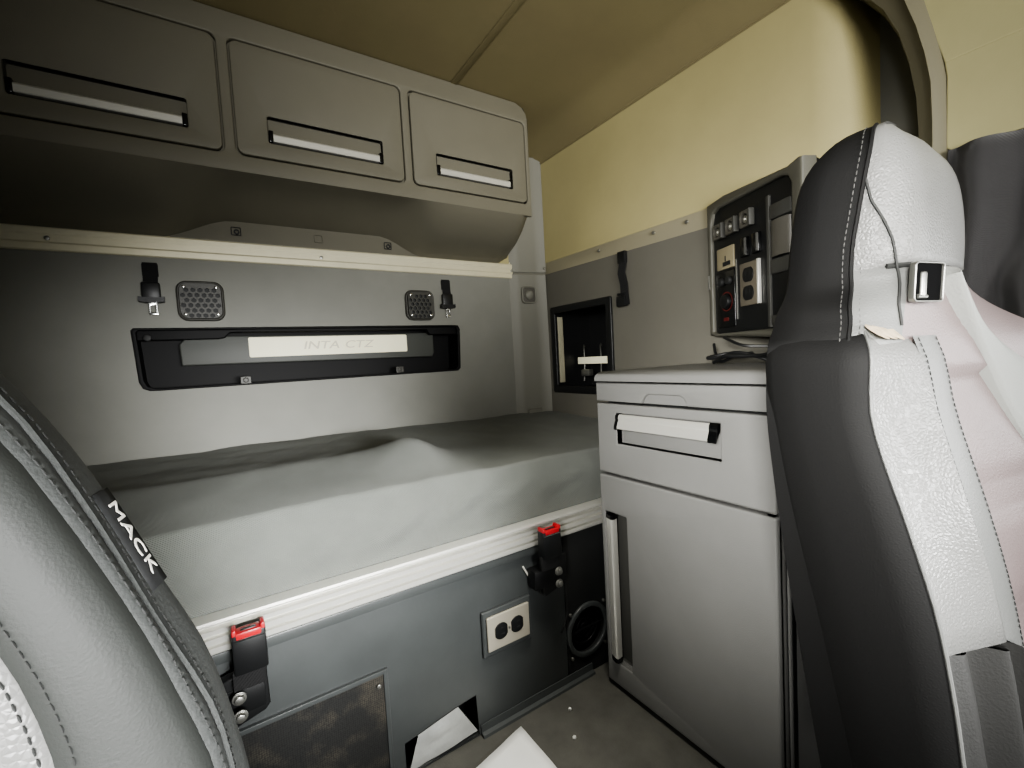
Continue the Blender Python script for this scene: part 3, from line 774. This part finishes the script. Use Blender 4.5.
mb = MB(); mb.plate(rr(.050, 1.418, .145, 1.492, .003), (), .006, .001, G(.004)); dsp = mb.build('meter', M['display'], cp)
MB().box((.085, 1.428, .004), (.128, 1.442, .0055), 0, 2, F).box((.098, 1.444, .004), (.102, 1.462, .0055), 0, 2, F).build('meter_mark', M['dark'], dsp)
mb = MB(); mb.plate(rr(.042, 1.215, .146, 1.412, .006), (), .006, .002, G(.003)); kn = mb.build('heater_control', M['black_gloss'], cp)
MB().plate(circ(.10, 1.305, .034, 28), [circ(.10, 1.305, .030, 28)], .002, 0, G(.0045)).build('dial_ring', M['red_dark'], kn)
MB().cyl(F @ Vector((.10, 1.305, .003)), F @ Vector((.10, 1.305, .016)), .024, 20, bev=.003).build('dial', M['black'], kn)
MB().plate(rr(.082, 1.238, .110, 1.250, .002), (), .002, 0, G(.0045)).build('red_light', M['red_dark'], kn)
MB().cyl(F @ Vector((.075, 1.375, .003)), F @ Vector((.075, 1.375, .014)), .014, 16, bev=.003).cyl(F @ Vector((.118, 1.375, .003)), F @ Vector((.118, 1.375, .014)), .014, 16, bev=.003).build('button', M['dark'], kn)
ou = thing('power_outlet', 'vertical two-socket power outlet with a bright chrome edge in the switch panel', 'power outlet', F @ Vector((.229, 1.345, 0)))
duplex(ou, F @ Matrix.Translation((.2245, 1.346, .0)), .088, .138, True, mat('outlet_plate_dim', (112, 106, 94), .35, metal=.2))
MB().box((.268, 1.277, .0), (.277, 1.416, .012), .002, 2, F).build('edge_strip', M['alu'], ou)
# cubbies with rounded fronts
mb = MB()
for za, zb in ((1.515, 1.56), (1.355, 1.40), (1.205, 1.235)):
    mb.box((.318, za, -.02), (.405, zb, .004), .006, 2, F)
mb.plate([(.306, 1.2), (.318, 1.2), (.318, 1.59), (.306, 1.59)], (), .02, .002, G(.004))
mb.build('shelf', M['recess'], cp)
mb = MB(); rows = []
for k in range(9):
    a = math.pi * k / 8
    rows.append([F @ Vector((.36 - .04 * math.cos(a), z, -.003 + .012 * math.sin(a))) for z in (1.405, 1.51)])
mb.grid(rows); mb.build('cup', M['grille'], cp)

# cables lying on the cabinet
o = None
mb = MB()
random.seed(3)
base = [(1.38, .885), (1.36, .80), (1.40, .72), (1.43, .84), (1.37, .90), (1.41, .77), (1.35, .83), (1.36, .72), (1.33, .66), (1.38, .62)]
pts = [(x, y, 1.098 + .03 * abs(math.sin(i * 1.7))) for i, (x, y) in enumerate(base)]
mb.tube(catmull(pts, 8), .006, 8)
pts = [(1.44, .92, 1.16), (1.42, .90, 1.12), (1.39, .86, 1.10), (1.37, .78, 1.125), (1.38, .70, 1.10), (1.42, .66, 1.11), (1.44, .72, 1.14), (1.41, .80, 1.15), (1.42, .87, 1.18)]
mb.tube(catmull(pts, 8), .005, 8)
o = mb.build('power_cable', M['black']); tag(o, 'tangled black power cables lying on the grey cabinet lid', 'cable')

# ================================================================== PASSENGER SEAT
seat = thing('passenger_seat', 'grey leather seat with its tall backrest at the right, headrest showing a chrome-framed opening', 'seat', (.97, .1, 0))
CX = .935
# --- core: back and headrest, lofted sections
def cxz(z): return interp([(.35, 1.0), (1.10, 1.0), (1.16, .975), (1.20, .940), (1.26, .928), (1.5, .926)], z)
def shr(p):     # the seat is turned slightly inward below the headrest
    k = .22 * (1 - sstep(1.13, 1.25, p.z))
    return Vector((p.x, p.y - k * max(0, p.x - .80), p.z))
def core_section(z):
    w_in = interp([(.35, .28), (1.0, .28), (1.10, .27), (1.15, .25), (1.19, .20), (1.23, .155), (1.30, .148), (1.37, .145), (1.41, .141), (1.44, .128), (1.458, .104), (1.469, .068), (1.474, .03)], z)
    yf = interp([(.35, .118), (.62, .132), (.8, .150), (.91, .166), (1.04, .200), (1.15, .213), (1.24, .206), (1.32, .204), (1.39, .212), (1.435, .228), (1.462, .25), (1.474, .268)], z)
    yb = interp([(.35, .29), (.60, .33), (.9, .372), (1.1, .388), (1.2, .378), (1.30, .368), (1.38, .356), (1.415, .342), (1.442, .320), (1.462, .298), (1.474, .28)], z)
    ysm = interp([(.35, .18), (.6, .20), (1.0, .265), (1.17, .272), (1.25, .284), (1.36, .270), (1.42, .262), (1.455, .266), (1.474, .275)], z)
    pts = []
    # inner half (x < CX) from back centre around to the front centre
    k = [(0, yb), (.6, yb), (.93, yb - .002), (.995, yb - .010), (1.0, lerp(yb, ysm, .5)), (1.0, ysm + .006), (.985, ysm - .004), (.975, ysm - .016), (.93, lerp(ysm, yf, .60)), (.80, lerp(ysm, yf, .86)), (.55, yf + .004), (0, yf)]
    return [shr(Vector((cxz(z) - a * w_in, y, z))) for a, y in k]
zs = [.40 + i * .0125 for i in range(59)] + [1.14, 1.155, 1.17, 1.18, 1.19, 1.20, 1.21, 1.22, 1.228, 1.235, 1.243, 1.249, 1.255, 1.265, 1.28, 1.30, 1.33, 1.36, 1.38, 1.395, 1.41, 1.424, 1.436, 1.446, 1.455, 1.461, 1.466, 1.470, 1.4725, 1.474]
def mir(p):
    c = cxz(p.z); k = .22 * (1 - sstep(1.13, 1.25, p.z)); y = p.y + k * max(0, p.x - .80)
    return shr(Vector((2 * c - p.x, y, p.z)))
S = []
for z in zs:
    r_ = core_section(z)
    if abs(z - 1.249) < .003:
        for i in range(7, len(r_)): r_[i].y += .010   # the seam across below the headrest
    if z < .76:
        for i in (6, 7, 8): r_[i].y += .03
    if z < 1.1:
        for i in (9, 10, 11):   # welts across the insert
            zz_ = z + .012 * (i - 9)
            r_[i].y += sum(.010 * math.exp(-((zz_ - zg) / .010) ** 2) for zg in (.915, .945, .74, .77)) + (.014 if i > 9 else .004)
    S.append(r_)
def part_grid(rows, name, m, parent, both=True, angle=60, thick=0):
    if abs(rows[0][-1].x - cxz(rows[0][-1].z)) < 1e-6 or abs(rows[0][0].x - cxz(rows[0][0].z)) < 1e-6:    # runs to the centre line: one part
        full = []
        for r in rows:
            mr = [mir(p) for p in r]
            full.append(r + mr[::-1] if abs(r[-1].x - cxz(r[-1].z)) < 1e-6 else mr[::-1] + r)
        mb = MB(); mb.grid(full); return mb.build(name, m, parent, angle=angle)
    mb = MB(); mb.grid(rows); o = mb.build(name, m, parent, angle=angle)
    mb = MB(); mb.grid([[mir(p) for p in r] for r in rows]); mb.build(name, m, parent, angle=angle)
    return o
back_shell = part_grid([r[:7] for r in S], 'back_shell', M['vinyl'], seat)
iz = next(i for i, z in enumerate(zs) if abs(z - 1.249) < .001)
head = part_grid([r[6:] for r in S[iz:]], 'headrest', M['leather'], seat)
upper = part_grid([r[6:10] for r in S[:iz + 1]], 'upper_panel', M['leather_mid'], seat)
part_grid([r[9:] for r in S[:iz + 1]], 'centre_insert', M['insert'], seat)
# seam piping + stitches beside the headrest side
sm = [r[6] + Vector((-.0015, -.001, 0)) for r in S if 1.13 < r[6].z < 1.463]
mb = MB(); mb.tube(sm, .0028, 6)
mb.build('piping', M['vinyl'], seat)
for dv in (Vector((-.003, .010, 0)), Vector((.004, -.010, 0))):
    mb = MB(); stitches(mb, [p + dv for p in sm], .009, .006, .0009); mb.build('stitching', M['thread_pale'], back_shell)
# second curved seam on the headrest side
mb = MB()
cv = []
for i in range(30):
    z = lerp(1.375, 1.165, i / 29); r_ = core_section(z)
    a = interp([(1.165, 8.9), (1.21, 8.55), (1.25, 8.25), (1.29, 7.95), (1.33, 7.3), (1.375, 6.1)], z)
    j = int(a); cv.append(r_[j].lerp(r_[j + 1], a - j) + Vector((-.001, -.0015, 0)))
mb.tube(cv, .0018, 6); mb.build('side_seam', M['thread'], head)
cs = core_section(1.249); mb = MB(); mb.tube([p + Vector((0, .004, 0)) for p in cs[8:]] + [mir(p) + Vector((0, .004, 0)) for p in cs[6:-1][::-1]], .004, 6); mb.build('cross_seam', M['thread'], head)
# chrome bezel below the headrest, the hole's darkness painted as a black plate
HF = FR((.812, .2065, 1.222), (1, -.22, 0), (0, -.05, 1))
mb = MB(); mb.plate(rr(-.033, -.027, .033, .027, .006), [rr(-.0305, -.0245, .0305, .0245, .004)], .008, .0012, HF @ Matrix.Translation((0, 0, .0075)))
bz = mb.build('belt_guide', M['steel'], seat)
MB().plate(rr(-.031, -.025, .031, .025, .004), (), .004, 0, HF @ Matrix.Translation((0, 0, .004))).build('opening', M['hole_shade'], bz)
mb = MB(); mb.cyl(HF @ Vector((-.012, -.018, .004)), HF @ Vector((-.012, .014, .004)), .005, 12, bev=.003); mb.cyl(HF @ Vector((-.022, -.019, .004)), HF @ Vector((-.002, -.019, .004)), .003, 10)
mb.build('latch_post', M['steel'], bz)
# --- side bolsters
def bolster_keys(z):
    xi = interp([(.35, .715), (.7, .72), (1.10, .722), (1.15, .728), (1.17, .738)], z)
    yb = interp([(.35, .235), (.59, .288), (.73, .318), (.87, .348), (1.03, .376), (1.13, .384), (1.16, .378), (1.17, .365)], z)
    ys = interp([(.35, .118), (.62, .148), (.70, .157), (.80, .173), (.90, .199), (1.04, .237), (1.13, .239), (1.17, .246)], z)
    yf = interp([(.35, .095), (.62, .118), (.70, .124), (.80, .136), (.91, .152), (1.04, .187), (1.10, .200), (1.15, .216), (1.17, .236)], z)
    xo = interp([(.35, .825), (.7, .825), (.8, .815), (.91, .785), (1.04, .795), (1.13, .800), (1.17, .790)], z)
    return xi, yb, ys, yf, xo
zb = [.36 + i * .03 for i in range(25)] + [1.10, 1.12, 1.135, 1.148, 1.158, 1.166, 1.172]
sideR, frontR, pleatR = [], [], []
for z in zb:
    zq = min(z, 1.17); xi, yb, ys, yf, xo = bolster_keys(zq)
    sh = 1.0
    if z > 1.12:
        sh = math.sqrt(max(0, 1 - ((z - 1.12) / .0535) ** 2))
        cyy = .29; cxx = .79
        f_ = lambda p: Vector((lerp(cxx, p.x, .45 + .55 * sh), lerp(cyy, p.y, .45 + .55 * sh), p.z))
    else: f_ = lambda p: p
    sag = .006 * math.sin((z - .4) * 9)
    sideR.append([f_(Vector((.80, yb - .01, z))), f_(Vector((xi + .02, yb, z))), f_(Vector((xi + .006, yb - .006, z))), f_(Vector((xi, yb - .02, z))), f_(Vector((xi - .004, lerp(yb, ys, .4), z))), f_(Vector((xi - .003, lerp(yb, ys, .75), z))), f_(Vector((xi, ys + .004, z))), f_(Vector((xi + .004, ys, z)))])
    fr = [f_(Vector((xi + .004, ys, z)))]
    for k in range(1, 12):
        t_ = k / 11
        a = t_ * math.pi / 2
        # quarter-round swell from the outer seam to the inner seam
        x = lerp(xi + .004, xo, math.sin(a) ** 1.15); y = lerp(ys, yf, 1 - math.cos(a) ** 1.6) - .010 * math.sin(math.pi * t_)
        fr.append(f_(Vector((x, y, z))))
    fr.append(f_(Vector((xo + .006, yf + .012, z)))); fr.append(f_(Vector((xo + .008, yf + .045, z)))); fr.append(f_(Vector((xo + .0, yf + .09, z))))
    frontR.append(fr)
iq = next(i for i, z in enumerate(zb) if z >= .735)
sp = part_grid(sideR, 'side_panel', M['vinyl'], seat)
# leather bolster, upper part, ends with a rolled hem; pleats below
up = [r for r in frontR[iq:]]
hem = [Vector((p.x, p.y + .006, p.z - .006)) for p in frontR[iq]]
bo = part_grid([hem] + up, 'bolster', M['leather'], seat)
low = []
for ri, z in enumerate(zb[:iq + 1]):
    r_ = []
    for j, p in enumerate(frontR[ri]):
        q = p.copy(); q.y += .002
        low.append(None) if False else None
        r_.append(q)
    low.append([q for q in r_])
fine = []
for r_ in low:
    if not r_: continue
    rf = catmull(r_, 5)
    n = len(rf)
    fine.append([p + Vector((0, .016 * math.sin(k / n * 2 * math.pi * 3.2 + p.z * 3) * min(1, k / n * 3), 0)) for k, p in enumerate(rf)])
pl = part_grid(fine, 'pleated_fabric', M['pleat'], seat)
# cap the bolster tops
for m in (lambda p: p, mir):
    mb = MB()
    loop = [m(p) for p in sideR[-1][:-1]] + [m(p) for p in frontR[-1]]
    c = sum(loop, Vector()) / len(loop) + Vector((0, 0, .0015))
    cv_ = mb.bm.verts.new(c); lv = [mb.bm.verts.new(p) for p in loop]
    for a, b_ in zip(lv, lv[1:] + lv[:1]): mb.bm.faces.new((cv_, a, b_))
    mb.build('bolster_top', M['leather'], bo)
# bright seam welt at the bolster edge
MB().tube([r[0] + Vector((-.001, -.001, 0)) for r in frontR], .0022, 6).build('welt', M['leather_mid'], bo)
MB().tube([mir(r[0] + Vector((-.001, -.001, 0))) for r in frontR], .0022, 6).build('welt', M['leather_mid'], bo)
# worn spot on top of the bolster
mb = MB(); 
for i in range(3):
    c = Vector((.744 + i * .013, .237 - .004 * i, 1.1585 - .001 * i)); rows = []
    pts = [c + Vector(((.017 + .005 * noise.noise(Vector((k, i, 0)))) * math.cos(k * .5236), (.013 + .004 * noise.noise(Vector((k, i, 3)))) * math.sin(k * .5236), (.011 + .003 * noise.noise(Vector((k, i, 8)))) * math.sin(k * .5236))) for k in range(12)]
    cv_ = mb.bm.verts.new(c + Vector((0, -.001, .005))); lv = [mb.bm.verts.new(p) for p in pts]
    for a, b_ in zip(lv, lv[1:] + lv[:1]): mb.bm.faces.new((cv_, a, b_))
wp = mb.build('worn_patch', M['worn'], bo); wp['label'] = 'worn pale patch on the leather'
# --- centre: stitched strip and insert
strip, ins = [], []
zi = [.40 + i * .03 for i in range(26)]
for z in zi:
    xi, yb, ys, yf, xo = bolster_keys(min(z, 1.17))
    ty = interp([(.4, .0), (1.04, .0), (1.12, -.004), (1.2, -.012)], z)
    xa = xo - .004; xb = xo + .062
    y0 = yf + .010; y1 = yf + .026
    strip.append([Vector((lerp(xa, xb, t_), lerp(yf + .004, yf - .004, t_) - .003 * math.sin(math.pi * t_) + ty, z)) for t_ in [k / 8 for k in range(9)]])
    groove = 0
    for zg in (.93, .955, .80, .825): groove += .010 * math.exp(-((z - zg) / .006) ** 2)
    ins.append([Vector((lerp(xb, CX, t_), y1 + .004 + ty + .022 * sstep(0, .8, t_) - .004 * math.sin(math.pi * min(1, t_ * 3)) + groove, z)) for t_ in [k / 10 for k in range(11)]])
part_grid(strip, 'stitched_strip', M['leather_mid'], seat)
for j in (1, 7):
    mb = MB(); stitches(mb, [r[j] + Vector((0, -.0012, 0)) for r in strip], .008, .006, .0009); mb.build('stitching', M['thread'], seat)
# pale outer shoulder wing
mb = MB(); rows = []
for i in range(14):
    t_ = i / 13
    x = lerp(.885, 1.25, t_); zt = interp([(.885, 1.250), (.936, 1.184), (1.067, 1.123), (1.25, 1.08)], x)
    zl = min(zt - .012, interp([(.885, 1.236), (.94, 1.14), (1.0, 1.05), (1.067, .93), (1.25, .70)], x))
    yy = .206 - .22 * (x - .80)
    row = [Vector((x, yy + .14, zt - .03)), Vector((x, yy + .08, zt - .006)), Vector((x, yy + .03, zt)), Vector((x, yy + .008, zt - .003))]
    for k in range(1, 7):
        z = lerp(zt - .008, zl, k / 6)
        row.append(Vector((x, yy - .002 + interp([(.70, -.06), (.9, -.032), (1.04, -.003), (1.15, 0), (1.24, 0)], z), z)))
    row.append(Vector((x, row[-1].y + .04, zl - .003)))
    rows.append(row)
mb.grid(rows); o = mb.build('shoulder_wing', M['pale'], seat); o['label'] = 'pale fabric shoulder panel'
m_ = o.modifiers.new('s', 'SUBSURF'); m_.levels = 1; m_.render_levels = 1
mb = MB(); mb.tube([r[2] + Vector((0, -.006, .001)) for r in rows], .004, 6); mb.build('piping', M['vinyl'], seat)
# --- cushion and base below the frame
mb = MB(); mb.box((.74, -.36, .36), (1.21, .26, .50), .05, 4); mb.build('cushion', M['leather_mid'], seat)
mb = MB(); mb.box((.78, -.30, .10), (1.17, .25, .36), .02, 2); mb.box((.72, -.32, .0), (1.23, .30, .10), .015); mb.build('base', M['black'], seat)

# ================================================================== DRIVER SEAT (left foreground)
drv = thing('driver_seat', 'grey leather seat backrest in the left foreground with a small lettered tag on its seam', 'seat', (-.37, .3, 0))
DX = -.375
Lo = [(.40, .04), (.793, -.005), (.908, -.026), (.989, -.056), (1.088, -.095), (1.155, -.131), (1.19, -.162), (1.205, -.20)]
Lr = [(.40, .03), (.831, -.017), (.894, -.027), (.969, -.054), (1.068, -.089), (1.14, -.121), (1.18, -.155), (1.20, -.20)]
Ls_ = [(.40, .02), (.852, -.019), (.931, -.039), (.99, -.058), (1.069, -.089), (1.124, -.115), (1.17, -.15), (1.195, -.20)]
L2 = [(.40, -.06), (.919, -.101), (.962, -.109), (.996, -.119), (1.10, -.160), (1.17, -.21), (1.19, -.24)]
def drow(z):
    rec = interp([(.4, -.06), (.8, -.012), (1.0, 0), (1.2, .01)], z)
    xo, xr, xs, x2 = interp(Lo, z), interp(Lr, z), interp(Ls_, z), interp(L2, z)
    k = [(DX, .50), (xo - .06, .50), (xo - .012, .485), (xo - .002, .472), (xo, .46), (xo - .0015, .446), (xr + .0005, .432), (xr - .004, .4215), (xr - .0005, .416), (lerp(xr, xs, .6) + .0005, .404), (xs - .001, .3965), (xs - .006, .3935), (xs - .007, .388),
         (lerp(xs, x2, .2), .3805), (lerp(xs, x2, .45), .375), (lerp(xs, x2, .75), .372), (x2 + .003, .373), (x2 - .002, .3755), (x2 - .006, .372), (x2 - .03, .375), (x2 - .08, .392), (DX, .405)]
    return [Vector((x, y + rec, z)) for x, y in k]
zd = [.40 + i * .025 for i in range(31)] + [1.165, 1.178, 1.188, 1.196, 1.201]
D = [drow(z) for z in zd]
dm = lambda p: Vector((2 * DX - p.x, p.y, p.z))
def dpart(a, b, name, m, parent=drv):
    rows = [r[a:b] for r in D]; mrows = [[dm(p) for p in r] for r in rows]
    if abs(rows[0][-1].x - DX) < 1e-6: rows = [r + q[::-1] for r, q in zip(rows, mrows)]; mrows = None
    elif abs(rows[0][0].x - DX) < 1e-6: rows = [q[::-1] + r for r, q in zip(rows, mrows)]; mrows = None
    mb = MB(); mb.grid(rows); o = mb.build(name, m, parent, angle=70)
    if mrows: mb = MB(); mb.grid(mrows); mb.build(name, m, parent, angle=70)
    return o
dpart(0, 4, 'back_shell', M['vinyl'])
band = dpart(3, 8, 'edge_band', M['driver_edge'])
dpart(7, 12, 'seam_band', M['driver_edge'])
dbol = dpart(11, 18, 'bolster', M['driver_leather'])
dpart(17, 22, 'centre_insert', M['leather'])
def doff(i, dx, dy): return [r[i] + Vector((dx, dy, 0)) for r in D]
for ln in (doff(10, .0008, -.001), doff(6, .001, -.0005), [a.lerp(b_, .35) + Vector((0, -.001, 0)) for a, b_ in zip(doff(16, 0, 0), doff(15, 0, 0))], doff(18, 0, -.001)):
    mb = MB(); stitches(mb, ln, .0075, .0052, .0008); mb.build('stitching', M['thread'], drv)
mb = MB(); mb.tube(doff(8, .0012, -.001), .0022, 6); mb.build('piping', M['driver_edge'], drv)
# lettered tag sewn on the edge band
def edge(z, s_): # s_ 0 at the back edge, 1 at the piping
    r_ = drow(z); return r_[4].lerp(r_[7], s_)
za, zc = 1.066, .985
mb = MB(); rows = []
for i in range(9):
    z = lerp(za, zc, i / 8); rows.append([edge(z, s_) + Vector((.0022, -.0012, 0)) for s_ in (-.12, .1, .3, .55)])
mb.grid(rows); tg = mb.build('tag', M['tag'], band); tg['label'] = 'black tag reading MACK'
m_ = tg.modifiers.new('s', 'SOLIDIFY'); m_.thickness = .0012
p0 = edge(1.058, .22); p1 = edge(.993, .22); q0 = edge(1.03, -.1); q1 = edge(1.03, .6)
ex = (p1 - p0).normalized(); ey = (q0 - q1); ey = (ey - ex * ey.dot(ex)).normalized()
mid = (p0 + p1) / 2; nz = ex.cross(ey)
TF = FR(mid + nz * .0040, ex, ey)
mb = MB(); mb.text('MACK', .0160, TF, .0003, sx=1.45, off=.0); mb.build('lettering', M['white'], tg, smooth=False)
# backrest top and head section (outside the left of the picture)
mb = MB(); rows = []
for z in [1.17 + i * .02 for i in range(17)] + [1.5, 1.505]:
    w = interp([(1.17, .20), (1.4, .18), (1.46, .15), (1.49, .10), (1.505, .03)], z); y0 = interp([(1.17, .41), (1.3, .42), (1.45, .44), (1.505, .47)], z); y1 = interp([(1.17, .52), (1.4, .52), (1.505, .49)], z)
    rows.append([Vector((DX + w * math.copysign(abs(math.cos(a)) ** .5, math.cos(a)), (y0 + y1) / 2 + (y1 - y0) / 2 * math.copysign(abs(math.sin(a)) ** .6, math.sin(a)), z)) for a in [2 * math.pi * k / 28 for k in range(28)]])
vs = mb.grid(rows, close_v=True); mb.cap(vs[-1]); mb.cap(vs[0]); mb.build('headrest', M['driver_leather'], drv)
mb = MB(); mb.box((DX - .25, -.30, .36), (DX + .25, .45, .50), .05, 4); mb.build('cushion', M['driver_leather'], drv)
mb = MB(); mb.box((DX - .2, -.25, .10), (DX + .2, .42, .36), .02); mb.box((DX - .25, -.28, .0), (DX + .25, .46, .10), .015); mb.build('base', M['black'], drv)

# ================================================================== DOOR CURTAIN
mb = MB(); rows = []
for i in range(50):
    u = i / 49; y = lerp(.335, -.12, u); row = []
    for j in range(24):
        v = j / 23; z = lerp(1.587, .92, v)
        sw = .030 * math.sin(u * 24 + v * 6.5 + 1.5 * noise.noise(Vector((u * 3, v * 2, 0)))) * (.5 + .6 * v) + .02 * noise.noise(Vector((u * 6, v * 4, 9)))
        row.append(Vector((1.49 + sw, y + .06 * v * (u - .5) + .02 * noise.noise(Vector((u * 4, v * 5, 3))), z)))
    rows.append(row)
mb.grid(rows); o = mb.build('door_curtain', M['curtain'], angle=80); tag(o, 'dark draped curtain bunched in folds behind the right-hand seat, under the cream header', 'curtain')
m_ = o.modifiers.new('s', 'SOLIDIFY'); m_.thickness = .003

# ================================================================== LIGHT
def area(name, loc, target, sx, sy, power, col=(1, 1, 1), spread=180):
    l = bpy.data.lights.new(name, 'AREA'); l.shape = 'RECTANGLE'; l.size = sx; l.size_y = sy; l.energy = power; l.color = col
    l.spread = math.radians(spread)
    o = bpy.data.objects.new(name, l); COL.objects.link(o); o.location = loc
    o.rotation_euler = (Vector(target) - Vector(loc)).to_track_quat('-Z', 'Y').to_euler(); return o
area('windscreen_light', (.30, -1.27, 1.10), (.02, 2.05, .58), 1.1, .3, 10.3, (1, 1, .985), 38)
area('windscreen_fill', (.10, -1.25, 1.42), (1.40, 1.75, 2.15), 1.1, .6, 11, (1, .99, .95), 58)
area('right_window_light', (1.585, -.50, 1.12), (.7, .35, 1.0), .75, .45, 4.6, (1, 1, .99), 140)
area('left_window_light', (-.97, -.35, 1.38), (1.1, .8, 1.0), .7, .5, 11, (1, .985, .94), 42)
area('added_floor_fill', (.60, .55, 2.2), (.60, .95, 0), .30, .25, 2.0, (1, .97, .88), 44)  # unseen fill lamp added overhead to brighten the floor
w = bpy.data.worlds.new('World'); scene.world = w; w.use_nodes = True
w.node_tree.nodes['Background'].inputs['Color'].default_value = (.9, .95, 1, 1)
w.node_tree.nodes['Background'].inputs['Strength'].default_value = .3

# ================================================================== CAMERA
cd = bpy.data.cameras.new('Camera'); cam = bpy.data.objects.new('Camera', cd); COL.objects.link(cam)
Rm = ((0.83658933, 0.07782226, -0.54227482), (-0.54505886, 0.01879513, -0.83818708), (-0.05503749, 0.99679007, 0.05814152))
cam.matrix_world = Matrix(((*Rm[0], 0), (*Rm[1], 0), (*Rm[2], 1.15), (0, 0, 0, 1)))
cd.sensor_fit = 'HORIZONTAL'; cd.sensor_width = 36; cd.lens = 445.9596 * 36 / 1024; cd.clip_start = .01
scene.camera = cam
scene.view_settings.view_transform = 'AgX'
scene.view_settings.look = 'AgX - Medium High Contrast'
scene.view_settings.exposure = 0.2
